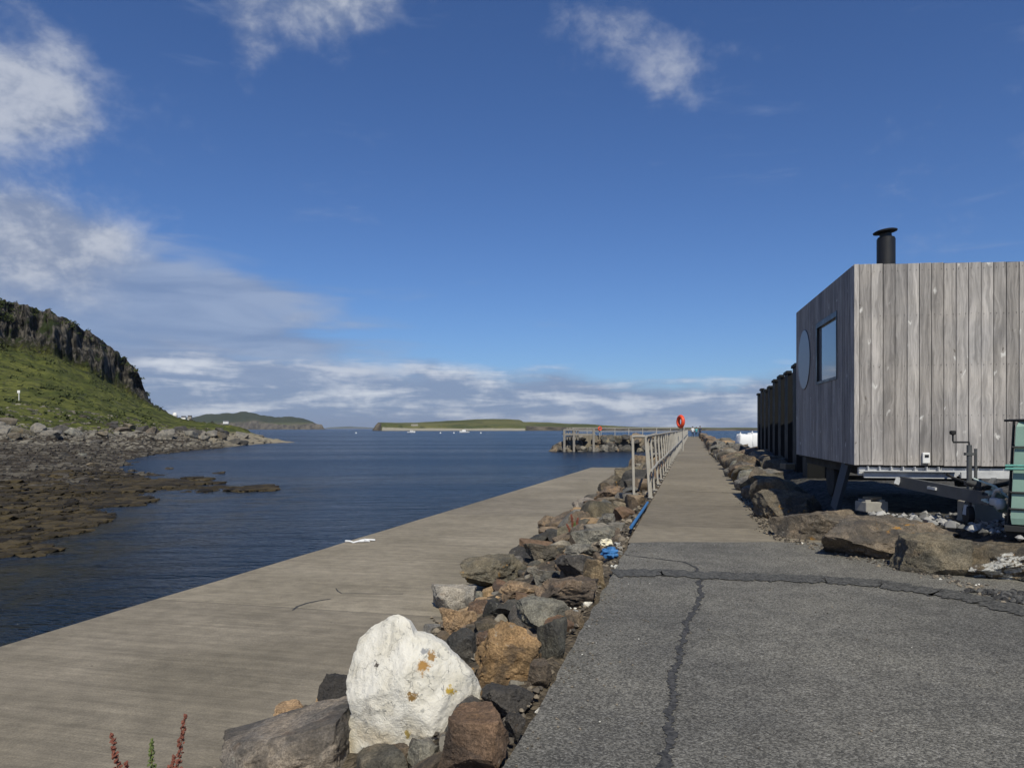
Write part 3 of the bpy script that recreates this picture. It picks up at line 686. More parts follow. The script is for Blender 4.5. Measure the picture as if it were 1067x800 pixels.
def rock(name, me, c, dims, rot, tint, label, cat='rock', group=None, jit=0, rnd=None):
    o = bpy.data.objects.new(name, me); COL.objects.link(o); o.location = c; o.scale = [d / 2 for d in dims]; o.rotation_euler = rot
    t = TINT[tint] if isinstance(tint, str) else tint
    k = 1 + (rnd.uniform(-jit, jit) if rnd else 0); o.color = (t[0] * k, t[1] * k * (1 + (rnd.uniform(-.04, .04) if rnd else 0)), t[2] * k, 1)
    return tag(o, label, cat, group)
HAND = []      # (x, y, radius) of placed rocks, so that the filler keeps off their visible faces
def hand(i, u0, v0, u1, v1, tint, label, zf=bank_z, dr=.85, tilt=(0, 0), group=None, name='rock', wx=1):
    rnd = random.Random(i * 7 + 1)
    b = hit((u0 + u1) / 2, v1 - (v1 - v0) * .06, zf); W = (u1 - u0) / F * b.y * 1.04; D = W * dr; Yc = b.y + D * .42
    e = (H - b.z) / b.y; Vm = (v1 - v0) / F * Yc; Hh = max(Vm - .62 * D * e, .32 * W) * 1.08
    c = Vector(((u0 + u1) / 2 * 1.0 - CU, F, 0)) / F * Yc; W *= wx; c.z = b.z + Hh * .37
    if zf is bank_z: c.x = min(c.x, at(-.79, Yc) - W * .5)
    HAND.append((c.x, c.y, W * .5))
    return rock(name, BIG[i % len(BIG)], c, (W, D, Hh * 1.22), (R(tilt[0]), R(tilt[1]), rnd.choice((0, math.pi)) + R(rnd.uniform(-14, 14))), tint, label, 'rock', group, .12, rnd)
LEFT = [
 (228, 750, 384, 830, 'slab', 'big dark grey lichen covered boulder left of the white boulder, cut by the bottom edge', 1.0, (0, -16)),
 (330, 703, 372, 745, 'dark', 'dark grey rock peeping out behind the left side of the white boulder'),
 (288, 733, 322, 757, 'tan', 'small rock with orange lichen on the slipway edge left of the white boulder'),
 (468, 742, 546, 815, 'rust', 'reddish brown block just right of the white boulder, cut by the bottom edge', .8),
 (500, 713, 556, 750, 'dark', 'flat dark slab between the orange block and the reddish brown block'),
 (492, 652, 567, 722, 'orange', 'large orange topped angular block right of the white boulder', .8, (6, 0)),
 (560, 646, 592, 694, 'dark', 'dark grey upright rock beside the asphalt, right of the orange block'),
 (540, 624, 603, 660, 'grey', 'broad grey brown slab above the orange block'),
 (457, 632, 498, 664, 'tan', 'tan angular block just above the white boulder'),
 (466, 658, 497, 696, 'dark', 'dark rock squeezed between the white boulder and the orange block'),
 (486, 625, 515, 647, 'rust', 'small rusty brown block above the tan block'),
 (512, 626, 550, 650, 'dark', 'dark grey fractured stone left of the broad grey slab'),
 (450, 609, 497, 640, 'lightgrey', 'pale grey rounded rock on the slipway edge above the white boulder'),
 (480, 578, 552, 616, 'olive', 'large rounded brown boulder on the slipway edge, halfway up the bank'),
 (558, 601, 626, 640, 'brown', 'brown block with a black hollow under its edge, next to the asphalt'),
 (614, 584, 638, 615, 'tan', 'upright tan stone at the asphalt edge below the blue scrap'),
 (579, 578, 624, 605, 'dark', 'almost black block with a grey top below the grey slabs'),
 (588, 567, 624, 584, 'grey', 'grey slab lying on the almost black block'),
 (597, 550, 643, 573, 'grey', 'wide flat grey slab beside the red leaved plant'),
 (568, 552, 592, 568, 'dark', 'dark squarish stone left of the red leaved plant'),
 (546, 565, 592, 587, 'olive', 'grey tan slab behind the large rounded brown boulder'),
 (572, 569, 590, 581, 'dark', 'small black stone resting on the grey tan slab'),
 (590, 533, 622, 557, 'brown', 'rounded brown boulder just beyond the red leaved plant'),
 (620, 536, 642, 555, 'grey', 'grey boulder next to the end of the blue pipe'),
 (401, 777, 427, 806, 'brown', 'narrow brown stone under the white boulder, at the bottom edge'),
 (423, 772, 456, 808, 'grey', 'grey wedge stone between the white boulder and the reddish brown block'),
 (497, 660, 522, 682, 'rust', 'small rust coloured stone against the left face of the orange block'),
 (547, 690, 575, 720, 'brown', 'brown stone at the asphalt edge right of the orange block'),
 (540, 742, 562, 770, 'dark', 'small dark stone at the asphalt edge beside the reddish brown block'),
 (520, 606, 560, 626, 'tan', 'flat pale tan stone left of the brown block with the hollow'),
 (494, 645, 526, 662, 'brown', 'low brown stone on top of the left corner of the orange block'),
 (588, 637, 610, 655, 'brown', 'brown stone at the asphalt edge right of the broad grey slab'),
 (552, 592, 585, 610, 'grey', 'grey stone above the brown block with the hollow'),
 (596, 520, 624, 540, 'grey', 'smooth grey boulder in the middle of the bank beyond the rounded brown boulder'),
 (560, 538, 592, 556, 'brown', 'brown boulder on the slipway edge beside the dark squarish stone'),
 (618, 508, 650, 530, 'brown', 'large brown boulder left of the handrail end post'),
 (640, 488, 668, 510, 'olive', 'broad brown boulder below the return of the handrail'),
 (655, 475, 676, 492, 'brown', 'pointed dark boulder right under the handrail return'),
]
for i, r in enumerate(LEFT):
    hand(i, *r[:4], r[4], r[5], dr=r[6] if len(r) > 6 else .85, tilt=r[7] if len(r) > 7 else (0, 0), group='rocks on the bank beside the slipway')

# the white boulder
def white_boulder():
    out = [(365, 690), (362, 668), (372, 655), (395, 644), (412, 641), (425, 649), (432, 660), (455, 667), (470, 679), (485, 694), (503, 720), (498, 736), (470, 760), (440, 784), (418, 792), (388, 796), (364, 784), (366, 740)]
    base = hit(425, 775, bank_z); Y = base.y + .16; cu, cv_ = 430, 715
    pol = []
    for u, v in out: pol.append((math.atan2(-(v - cv_), u - cu), math.hypot(u - cu, v - cv_) / F * Y))
    pol.sort(); A = np.array([p[0] for p in pol]); Rr = np.array([p[1] for p in pol])
    bm = bmesh.new(); bmesh.ops.create_icosphere(bm, subdivisions=6, radius=1)
    rnd = random.Random(5); planes = [(Vector((rnd.gauss(0, .7), -1, abs(rnd.gauss(0, .6)) - .15)).normalized(), rnd.uniform(.20, .25)) for _ in range(9)] + [(Vector((.25, -1, .25)).normalized(), .20), (Vector((-.6, -.8, .3)).normalized(), .235), (Vector((.75, -.6, .1)).normalized(), .27), (Vector((.1, -.75, .75)).normalized(), .26)]
    for v in bm.verts:
        d = v.co.copy(); a = math.atan2(d.z, d.x); r = float(np.interp(a, A, Rr, period=2 * math.pi)); rho = math.hypot(d.x, d.z)
        k = rho ** .85
        p = Vector((math.cos(a) * r * k, d.y * .27, math.sin(a) * r * k))
        for n, dd in planes:
            h = p.dot(n) - dd
            if h > 0: p -= n * h * .93
        n = d
        p += n * (.018 * fbm(p * 3.2 + Vector((3, 1, 0)), 3) + .010 * (abs(fbm(p * 8 + Vector((1, 5, 2)), 4)) - .2) + .004 * fbm(p * 30, 3))
        v.co = p
    me = bpy.data.meshes.new('boulder'); bm.to_mesh(me); bm.free(); me.polygons.foreach_set('use_smooth', [True] * len(me.polygons))
    o = link('boulder', me, M['white_rock']); o.location = ((cu - CU) / F * Y, Y, H - (cv_ - HV) / F * Y)
    tag(o, 'large white boulder with brown lichen spots standing on the rock bank', 'boulder')
    HAND.append((o.location.x, o.location.y, .3))
white_boulder()

# filler rocks of the bank
def filler():
    rnd = random.Random(11); n = 0; tries = 0; placed = []
    col = ['brown', 'brown', 'olive', 'grey', 'dark', 'tan', 'rust']
    lab = {'brown': 'small brown stone', 'olive': 'small olive brown stone', 'grey': 'small grey stone', 'dark': 'small dark stone', 'tan': 'small tan stone', 'rust': 'small rusty stone'}
    while n < 240 and tries < 16000:                       # near: gaps between the placed rocks
        tries += 1
        Y = 3.2 + 8.0 * rnd.random() ** 1.2; s = rnd.uniform(slip_s(Y) + .12, -.98); X = at(s, Y); w = rnd.uniform(.15, .27) if n < 62 else rnd.uniform(.06, .17)
        if any((X - a) ** 2 + (Y - b) ** 2 < (r * .55 + w * .3) ** 2 for a, b, r in HAND): continue
        if any((X - a) ** 2 + (Y - b) ** 2 < (r + w * .42) ** 2 for a, b, r in placed): continue
        placed.append((X, Y, w * .42)); t = rnd.choice(col); n += 1
        if n > 62: rubble(rnd.choice(SMALL), (X, Y, bank_z(X, Y) + w * .2), (w, w * rnd.uniform(.7, 1.1), w * rnd.uniform(.5, .85)), (rnd.uniform(-.4, .4), rnd.uniform(-.4, .4), rnd.uniform(0, 6.3)), rnd); continue
        rock('rock', rnd.choice(MID), (X, Y, bank_z(X, Y) + w * .14), (w, w * rnd.uniform(.7, 1.1), w * rnd.uniform(.5, .85)), (rnd.uniform(-.4, .4), rnd.uniform(-.4, .4), rnd.uniform(0, 6.3)), t,
             lab[t] + ' wedged between the larger rocks of the near bank', 'rock', 'small stones in the near bank', .25, rnd)
    placed = []; n = 0; tries = 0
    while n < 330 and tries < 20000:
        tries += 1
        Y = 10.5 + 80 * rnd.random() ** 1.9; s1 = slip_s(Y) if Y < 50 else -4.2
        w = rnd.uniform(.5, 1.05) if n < 58 else rnd.uniform(.22, .8); s = rnd.uniform(s1 + .1, -.84 - w * .55); X = at(s, Y)
        if any((X - a) ** 2 + (Y - b) ** 2 < (r * .9 + w * .25) ** 2 for a, b, r in HAND): continue
        if any((X - a) ** 2 + (Y - b) ** 2 < (r + w * .36) ** 2 for a, b, r in placed): continue
        n += 1
        if n > 58: placed.append((X, Y, w * .36)); rubble(rnd.choice(SMALL), (X, Y, bank_z(X, Y) + w * .16), (w, w * rnd.uniform(.7, 1.1), w * rnd.uniform(.45, .75)), (rnd.uniform(-.3, .3), rnd.uniform(-.3, .3), rnd.uniform(0, 6.3)), rnd); continue
        placed.append((X, Y, w * .36)); t = rnd.choice(['brown', 'olive', 'grey', 'brown', 'olive', 'rust', 'dark'])
        tw = {'brown': 'brown', 'olive': 'olive brown', 'grey': 'grey', 'rust': 'rusty', 'dark': 'dark'}[t]
        place = 'on the bank between the slipway and the path' if Y < 22 else 'on the distant bank below the handrail'
        rock('rock', rnd.choice(MID), (X, Y, bank_z(X, Y) + w * .16), (w, w * rnd.uniform(.7, 1.1), w * rnd.uniform(.45, .75)), (rnd.uniform(-.3, .3), rnd.uniform(-.3, .3), rnd.uniform(0, 6.3)), t,
             'rough ' + tw + ' boulder ' + place, 'rock', 'boulders on the far bank', .2, rnd)
filler()
# grit and pebbles along the asphalt edge: uncountable
def grit():
    CX0 = 4.32
    rnd = random.Random(4); mb = MB()
    def stone(c, r):
        a = rnd.uniform(0, 6.3); m_ = Matrix.Rotation(a, 3, 'Z') @ Matrix.Rotation(rnd.uniform(-.5, .5), 3, 'X')
        vs = []
        for d in ((1, 0, 0), (.3, .9, .1), (-.8, .5, 0), (-.7, -.6, .1), (.4, -.9, 0), (.1, .1, .7), (0, 0, -.6), (.5, .3, .5), (-.4, -.2, .55)):
            vs.append(Vector(c) + m_ @ Vector((d[0] * r * rnd.uniform(.8, 1.2), d[1] * r * rnd.uniform(.6, 1), d[2] * r)))
        bm = bmesh.new(); 
        for v in vs: bm.verts.new(v)
        bmesh.ops.convex_hull(bm, input=bm.verts[:]); bm.verts.index_update()
        mb.add([v.co.copy() for v in bm.verts], [[v.index for v in f.verts] for f in bm.faces], rnd.random()); bm.free()
    for k in range(620):
        Y = 3 + 9 * rnd.random() ** 1.3; s = -.84 - abs(rnd.gauss(0, .14)); X = at(s, Y); stone((X, Y, bank_z(X, Y) + .012), rnd.uniform(.008, .032))
    for k in range(500):
        Y = 3 + 9 * rnd.random() ** 1.3; s = rnd.uniform(slip_s(Y) - .1, -1); X = at(s, Y); stone((X, Y, max(bank_z(X, Y), slip_z(Y)) + .015), rnd.uniform(.012, .05))
    for k in range(220):
        Y = 9.5 + 30 * rnd.random() ** 1.6; s = -.9 - abs(rnd.gauss(0, .25)); X = at(s, Y); stone((X, Y, bank_z(X, Y) + .03), rnd.uniform(.03, .09))
    for k in range(420):
        Y = 2.9 + 6.0 * rnd.random(); X = rnd.uniform(at(-.74, Y), 4.2)
        if rnd.random() < .55: X = at(-.74 + abs(rnd.gauss(0, .16)), Y)
        stone((X, Y, .016), rnd.uniform(.003, .009))
    for k in range(700):
        Y = 5.6 + 10 * rnd.random() ** 1.5; X = (yard_left(Y) - .62 if Y < 9.4 else at(1.08, Y)) + rnd.gauss(0, .09); stone((X, Y, .014), rnd.uniform(.006, .03))
    m, t = mat('grit'); r = t.attr('rnd'); p = t.pos()
    c = t.mix(t.rng(r, .1, .9), (.055, .047, .038), (.21, .175, .13)); c = t.mix(t.rng(r, .95, .96), c, (.62, .6, .54))
    c = t.mix(1.0, c, t.mix(t.noise(p, 40, 4), (.7, .7, .7), (1.3, 1.3, 1.3)), 'MULTIPLY'); t.out(c, .9); M['grit'] = m
    tag(mb.build('pebbles', m), 'loose pebbles and grit along the edge of the asphalt and between the rocks', 'pebbles', kind='stuff')
    # broken asphalt crumbs and gravel at the right
    mb.v, mb.f, mb.rnd = [], [], []
    for k in range(420):
        Y = rnd.uniform(5.2, 6.3); X = 4.15 + (6.3 - Y) * .25 + abs(rnd.gauss(0, .3)) - .25 + rnd.uniform(-.12, .1); stone((X, Y, .02), rnd.uniform(.01, .045))
    m, t = mat('crumbs'); r = t.attr('rnd'); t.out(t.mix(r, (.016, .016, .017), (.085, .083, .08)), .9); 
    tag(mb.build('rubble', m), 'dark crumbs of broken asphalt in front of the white patched kerb rock', 'rubble', kind='stuff')
    mb.v, mb.f, mb.rnd = [], [], []
    for k in range(1100):
        Y = rnd.uniform(6.2, 10.2); X = yard_left(Y) + rnd.uniform(.3, 3.4)
        if (X - CX0) * .194 + (Y - 9.30) * .981 > -.02: continue  # no pale stones under the cabin, so its shade stays dark
        stone((X, Y, .345), rnd.uniform(.012, .07) * (1.5 if rnd.random() < .1 else 1))
    m, t = mat('yard_stone'); r = t.attr('rnd'); t.out(t.mix(r, (.07, .07, .068), (.42, .41, .39)), .9)
    tag(mb.build('loose_gravel', m), 'pale loose gravel on the yard before the cabin', 'gravel', kind='stuff')
grit()

# kerb boulders on the right
flat = lambda X, Y: 0.0
RIGHT = [
 (990, 556, 1112, 611, 'brown', 'flat topped kerb boulder with a whitewashed end at the right edge', 1.0),
 (934, 555, 1004, 604, 'umber', 'long brown kerb boulder just left of the whitewashed one', .9),
 (858, 535, 972, 587, 'umber', 'largest dark kerb boulder with a slanting front face before the cabin', .8),
 (900, 541, 982, 578, 'brown', 'low brown slab behind the largest dark kerb boulder', .7),
 (812, 529, 884, 566, 'umber', 'brown rounded kerb boulder where the concrete path meets the asphalt', .8),
 (796, 509, 856, 545, 'olive', 'brown boulder at the path edge in front of the grey prop', .9),
 (786, 500, 810, 530, 'brown', 'rounded boulder at the path edge left of the grey prop', .9),
 (781, 487, 799, 516, 'olive', 'upright brown slab beside the path below the dark sheet piles', .8),
 (768, 474, 792, 500, 'brown', 'tall flat topped stone beside the path left of the dark sheet piles', .9),
]
for i, r in enumerate(RIGHT):
    hand(i + 50, *r[:4], r[4], r[5], zf=flat, dr=r[6], wx=1.20, group='kerb boulders along the right of the path')
for q in COL.objects:
    if q.get('group') == 'kerb boulders along the right of the path': q.location.z -= .07; q.scale.z += .02
RIGHTMOST = [q for q in COL.objects if q.get('label', '').startswith('flat topped kerb boulder')][0]
m_rock('whitewashed_rock', ((4.42, 6.70, .10), .21))
RIGHTMOST.data = RIGHTMOST.data.copy(); RIGHTMOST.data.materials[0] = M['whitewashed_rock']
o = hand(70, 1054, 580, 1110, 610, 'white', 'white painted kerb rock cut by the right edge', zf=flat, dr=.8)
def wall_right():
    rnd = random.Random(8); Y = 13.0; n = 0
    while Y < 128:
        big = Y < 45; w = rnd.uniform(.75, 1.35) if big else rnd.uniform(1.0, 1.9)
        hgt = rnd.uniform(.42, .62) if big else rnd.uniform(.55, .85)
        rows = (1.55, 2.4) if Y < 60 else (1.6,)
        for q, s in enumerate(rows):
            if q and Y < 19: continue
            t = rnd.choice(['brown', 'olive', 'olive', 'grey', 'grey'])
            tw = {'brown': 'brown', 'olive': 'olive brown', 'grey': 'grey'}[t]
            X = at(s + rnd.uniform(-.12, .12), Y + q * .4); n += 1
            if n > 62: rubble(rnd.choice(SMALL), (X, Y + q * .4, hgt * .36), (rnd.uniform(.9, 1.15), w * 1.08, hgt), (0, 0, R(-13) + rnd.uniform(-.3, .3)), rnd); continue
            rock('rock', rnd.choice(MID), (X, Y + q * .4, hgt * .36 + (.12 if q else 0)), (rnd.uniform(.9, 1.15), w * 1.08, hgt * (1 if not q else 1.05)),
                 (rnd.uniform(-.12, .12), rnd.uniform(-.12, .12), R(-13) + rnd.uniform(-.3, .3)), t,
                 'weathered ' + tw + (' block in the front row of the stone wall right of the path' if not q else ' block in the rear row of the stone wall right of the path'), 'rock', 'blocks of the stone wall right of the path', .2, rnd)
        Y += w * .93
wall_right()

# ------------------------------------------------------------------ cabin on its trailer
CX, CY, CA = 4.32, 9.30, -math.atan(.198); G0 = .34
Z0, Z1, CWID, CLEN = .945, 3.46, 2.42, 3.93
cab = empty('wooden_cabin', (CX, CY, 0), CA)
tag(cab, 'grey weathered timber clad cabin on a trailer with a round window and a black flue', 'cabin')
def cabin():
    rnd = random.Random(21)
    mb = MB(); mb.box((CWID / 2, CLEN / 2, (Z0 + Z1) / 2 - .04), (CWID - .04, CLEN - .04, Z1 - Z0 - .10)); mb.build('shell', M['dark_void'], cab)
    P = .1385
    FALL = .024
    mb = MB(); n = int(CWID / P) + 1; x = .045
    k = 0
    while x < CWID - .02:
        w = min(P - .007, CWID - x); r = rnd.random(); dz = rnd.uniform(-.006, .004)
        sp = rnd.uniform(1.9, 2.9)          # a butt joint in most boards
        mb.box((x + w / 2, -.011 + rnd.uniform(-.002, .002), (Z0 + Z1) / 2 + dz - FALL * x / 2), (w, .022, Z1 - Z0 - FALL * x), Matrix.Rotation(rnd.uniform(-.0012, .0012), 3, 'Y'), r, .003); x += P
    x = .045
    while x < CWID - .05:
        for z in (Z0 + .06, Z0 + .62, Z0 + 1.24, Z0 + 1.86, Z1 - .10):
            for o_ in (.028, .104): mb.box((x + o_ + rnd.uniform(-.004, .004), -.0245, z + rnd.uniform(-.006, .006)), (.0055, .006, .0055), None, -.72)
        x += P
    mb.build('front_cladding', M['weathered_wood'], cab)
    mb = MB(); y = .03
    win = (.86, 2.22, 2.08, 3.02); rc = (3.17, 2.555, .49)
    while y < CLEN - .02:
        w = min(P - .007, CLEN - y); r = rnd.random() * .8  # board tones capped darker: shade of this wall put into the colour
        if y + w > win[0] and y < win[1]:
            mb.box((-.011, y + w / 2, (Z0 + win[2]) / 2), (.022, w, win[2] - Z0), None, r, .003); mb.box((-.011, y + w / 2, (win[3] + Z1) / 2), (.022, w, Z1 - win[3]), None, r, .003)
        else: mb.box((-.011, y + w / 2, (Z0 + Z1) / 2), (.022, w, Z1 - Z0), None, r, .003)
        y += P
    mb.build('side_cladding', M['weathered_wood'], cab)
    mb = MB(); mb.box((.010, -.004, (Z0 + Z1) / 2), (.058, .05, Z1 - Z0 + .004), None, .95, .004); mb.build('corner_trim', M['weathered_wood'], cab)
    mb = MB(); mb.box((CWID / 2, CLEN / 2, Z1 - .012 - FALL * CWID / 2), (CWID + .0, CLEN + .0, .03), Matrix.Rotation(math.atan(FALL), 3, 'Y')); mb.build('roof', M['dark_void'], cab)
    # window: deep black frame, pane set back
    fr = MB(); y0, y1, z0, z1 = win; e = .075
    fr.box((.0, (y0 + y1) / 2, z1 - e / 2), (.064, y1 - y0, e)); fr.box((.0, (y0 + y1) / 2, z0 + .02), (.064, y1 - y0, .04))
    fr.box((.0, y0 + .02, (z0 + z1) / 2 - .02), (.062, .04, z1 - z0 - e - .04)); fr.box((.0, y1 - e / 2, (z0 + z1) / 2 - .02), (.062, e, z1 - z0 - e - .04))
    w = fr.build('window', M['black_frame'], cab)
    MB().box((.012, (y0 + y1) / 2, (z0 + z1) / 2), (.012, y1 - y0 - .08, z1 - z0 - .09)).build('pane', M['window_glass'], w)
    rot = Matrix.Rotation(R(90), 3, 'Y')
    rf = MB(); rf.torus((-.024, rc[0], rc[1]), rc[2], .012, rot, 56, 8); w2 = rf.build('round_window', M['grey_steel'], cab, True)
    d = MB(); d.lathe((0, 0, 0), [(rc[2], -.006), (rc[2], .006)], 56); d.v = [tuple(rot @ Vector(p) + Vector((-.03, rc[0], rc[1]))) for p in d.v]
    d.build('pane', M['frosted_glass'], w2)
    # flue
    fx, fy = .555, .70
    f = MB(); f.lathe((fx, fy, Z1), [(.115, -.02), (.115, .47), (.105, .478), (.105, .49)], 32); fl = f.build('flue', M['black_steel'], cab, True)
    f = MB(); f.lathe((0, 0, 0), [(.075, .0), (.075, .07), (.05, .075)], 24); f.lathe((0, 0, 0), [(.10, .075), (.148, .085), (.152, .10), (.12, .115), (.02, .135)], 32)
    q = Matrix.Rotation(R(-7), 3, 'Y'); f.v = [tuple(q @ Vector(p) + Vector((fx, fy, Z1 + .475))) for p in f.v]
    f.build('flue_cap', M['black_steel'], fl, True)
    # outlet box
    b = MB(); b.box((.80, -.045, Z0 + .095), (.082, .05, .13), None, .5, .008); sb = b.build('socket_box', M['white_plastic'], cab)
    MB().box((.803, -.073, Z0 + .12), (.045, .008, .03)).build('slot', M['black_frame'], sb)
    # chassis
    c = MB()
    c.box((1.0, .06, .865), (1.9, .07, .10)); c.box((.62, -.02, .83), (1.05, .045, .085)); c.box((.58, -.055, .874), (1.10, .09, .008))
    for k in range(7): c.box((.14 + .135 * k, -.014, .905), (.010, .07, .05))
    sr = MB(); sr.box((.16, 2.0, .86), (.08, 3.7, .11)); sr.box((CWID - .16, 2.0, .86), (.08, 3.7, .11)); sr.build('side_rail', M['pile_steel'], cab)  # galvanised rails coloured dark to stand in for shade below the wall
    c.box((.48, -.04, .755), (.06, .012, .09), Matrix.Rotation(R(20), 3, 'Y')); c.box((1.6, -.02, .83), (.8, .045, .07))
    c.build('chassis', M['galvanised'], cab)
    c = MB(); c.box((CWID / 2, CLEN / 2, .93), (CWID - .05, CLEN - .05, .03)); c.build('floor', M['dark_void'], cab)
    d = MB(); apex = Vector((.99, -1.22, .655))
    for x0 in (.50, 1.60):
        a = Vector((x0, .05, .745)); d.bar(a, apex, .055, .135)
    d.box((1.0, -.55, .70), (.56, .05, .05)); d.bar((.99, -1.1, .650), (.99, -1.45, .64), .09, .09); d.build('drawbar', M['grey_steel'], cab)
    MB().bar((.690, -.50, .71), (.735, -.62, .703), .062, .03).build('plate', M['galvanised'], cab)
    cp = MB(); cp.box((.99, -1.50, .645), (.085, .24, .08), None, .5, .02); cp.tube([(.99, -1.42, .68), (.99, -1.5, .76), (.99, -1.62, .78)], .018); cp.lathe((.99, -1.60, .58), [(.03, 0), (.05, .03), (.05, .07), (.03, .1)], 16)
    cp.build('coupling', M['galvanised'], cab, True)
    # jockey wheel
    jx, jy = .935, -.98
    j = MB(); j.tube([(jx, jy, .50), (jx, jy, 1.22)], .027, 14); j.tube([(jx + .065, jy, .62), (jx + .065, jy, 1.18)], .016, 10); j.box((jx + .03, jy, .80), (.14, .08, .05)); j.box((jx, jy, 1.12), (.09, .06, .03))
    jw = j.build('jockey_wheel', M['grey_steel'], cab, True)
    MB().tube([(jx, jy, 1.22), (jx, jy, 1.25), (jx - .16, jy, 1.25), (jx - .165, jy, 1.27), (jx - .165, jy, 1.34)], .010, 8).build('crank', M['black_steel'], jw, True)
    MB().lathe((jx - .165, jy, 1.33), [(.015, 0), (.032, .01), (.034, .04), (.022, .05)], 14).build('handle', M['rubber'], jw, True)
    t = MB(); t.lathe((0, 0, 0), [(.06, -.035), (.10, -.03), (.11, 0), (.10, .03), (.06, .035)], 24); t.v = [tuple(rot @ Vector(p) + Vector((jx, jy + .02, .452))) for p in t.v]; t.build('tyre', M['rubber'], jw, True)
    MB().bar((jx - .045, jy + .01, .45), (jx - .03, jy, .56), .02, .04).bar((jx + .045, jy + .01, .45), (jx + .03, jy, .56), .02, .04).build('fork', M['galvanised'], jw)
    # road wheels and axle, in the shade
    for wx in (.28, CWID - .28):
        t = MB(); t.lathe((0, 0, 0), [(.17, -.09), (.28, -.085), (.30, -.05), (.30, .05), (.28, .085), (.17, .09)], 32); t.v = [tuple(rot @ Vector(p) + Vector((wx, 2.3, .64))) for p in t.v]; wt = t.build('wheel', M['rubber'], cab, True)
        t = MB(); t.lathe((0, 0, 0), [(.16, -.07), (.165, .07), (.05, .075)], 24); t.v = [tuple(rot @ Vector(p) + Vector((wx, 2.3, .64))) for p in t.v]; t.build('rim', M['galvanised'], wt, True)
    MB().tube([(.3, 2.3, .64), (CWID - .3, 2.3, .64)], .035, 10).build('axle', M['grey_steel'], cab)
    # cable and breakaway hoses
    h = MB(); h.tube([(1.05, .0, .84), (.98, -.4, .82), (1.0, -.75, .79), (.9, -1.0, .80), (.99, -1.2, .76)], .016, 8)
    h.tube([(.99, -1.2, .76), (1.3, -1.0, .80), (1.6, -.7, .86), (1.75, -.3, .89), (1.95, -.02, .90)], .026, 8); h.build('cable', M['rubber'], cab, True)
cabin()
def cl(x, y, z): return cab.matrix_basis @ Vector((x, y, z)) if False else Vector((CX + x * math.cos(CA) - y * math.sin(CA), CY + x * math.sin(CA) + y * math.cos(CA), z))
# rope tangle on the coupling
def rope():
    rnd = random.Random(2); mb = MB(); c = Vector((1.0, -1.36, .73))
    for k in range(6):
        pts = []; a0 = rnd.uniform(0, 6.3)
        for i in range(26):
            a = a0 + i * .5; r = .07 + .05 * math.sin(i * .9 + k)
            pts.append(cl(c.x + r * math.cos(a) + .02 * i * .25, c.y + r * .8 * math.sin(a * 1.1), c.z + .055 * math.sin(a * .7 + k) - .006 * i))
        mb.tube(pts, .011, 6)
    mb.tube([cl(.9, -1.2, .86), cl(1.02, -1.4, .80), cl(1.14, -1.5, .66), cl(1.16, -1.55, .55)], .012, 6)
    tag(mb.build('rope', M['rope_white'], None, True), 'tangle of pale green white rope heaped on the trailer coupling', 'rope')
rope()
# leaning prop, blocks under the trailer
mb = MB(); a, b = hit(852, 526, lambda X, Y: .30), None
mb.bar(cl(-.03, .95, .30), cl(.06, .62, .98), .055, .16); tag(mb.build('timber_prop', M['slate_paint']), 'slate blue plank propping the left side of the cabin, leaning', 'prop')
mb = MB(); c0 = hit(912, 533, lambda X, Y: .34)
mb.box((c0.x, c0.y + .1, .40), (.32, .22, .13), Matrix.Rotation(.2, 3, 'Z'), .5, .012); mb.box((c0.x - .09, c0.y + .1, .475), (.07, .2, .03)); mb.box((c0.x + .09, c0.y + .1, .475), (.07, .2, .03))
tag(mb.build('concrete_block', M['block_concrete']), 'pale concrete block lying on the gravel under the front of the cabin', 'block')
mb = MB(); mb.box((c0.x + .01, c0.y + .1, .505), (.17, .15, .035), Matrix.Rotation(.35, 3, 'Z'), .5, .006); tag(mb.build('timber_block', M['raw_timber']), 'short timber offcut lying on top of the pale concrete block', 'timber block')
c1 = hit(1034, 546, lambda X, Y: .34)
mb = MB(); mb.box((c1.x + .05, c1.y + .3, .45), (.42, .16, .24), Matrix.Rotation(-.1, 3, 'Z'), .5, .012); tag(mb.build('stone_block', M['block_concrete']), 'tan stone block behind the jockey wheel, left of the green tank', 'block')
c2 = hit(835, 489, lambda X, Y: .40)
mb = MB(); mb.box((c2.x + .2, c2.y + .4, .46), (1.1, .28, .14), Matrix.Rotation(.15, 3, 'Z'), .5, .01); tag(mb.build('timber_beam', M['raw_timber']), 'tan timber beam on the ground behind the grey prop, under the cabin', 'timber')

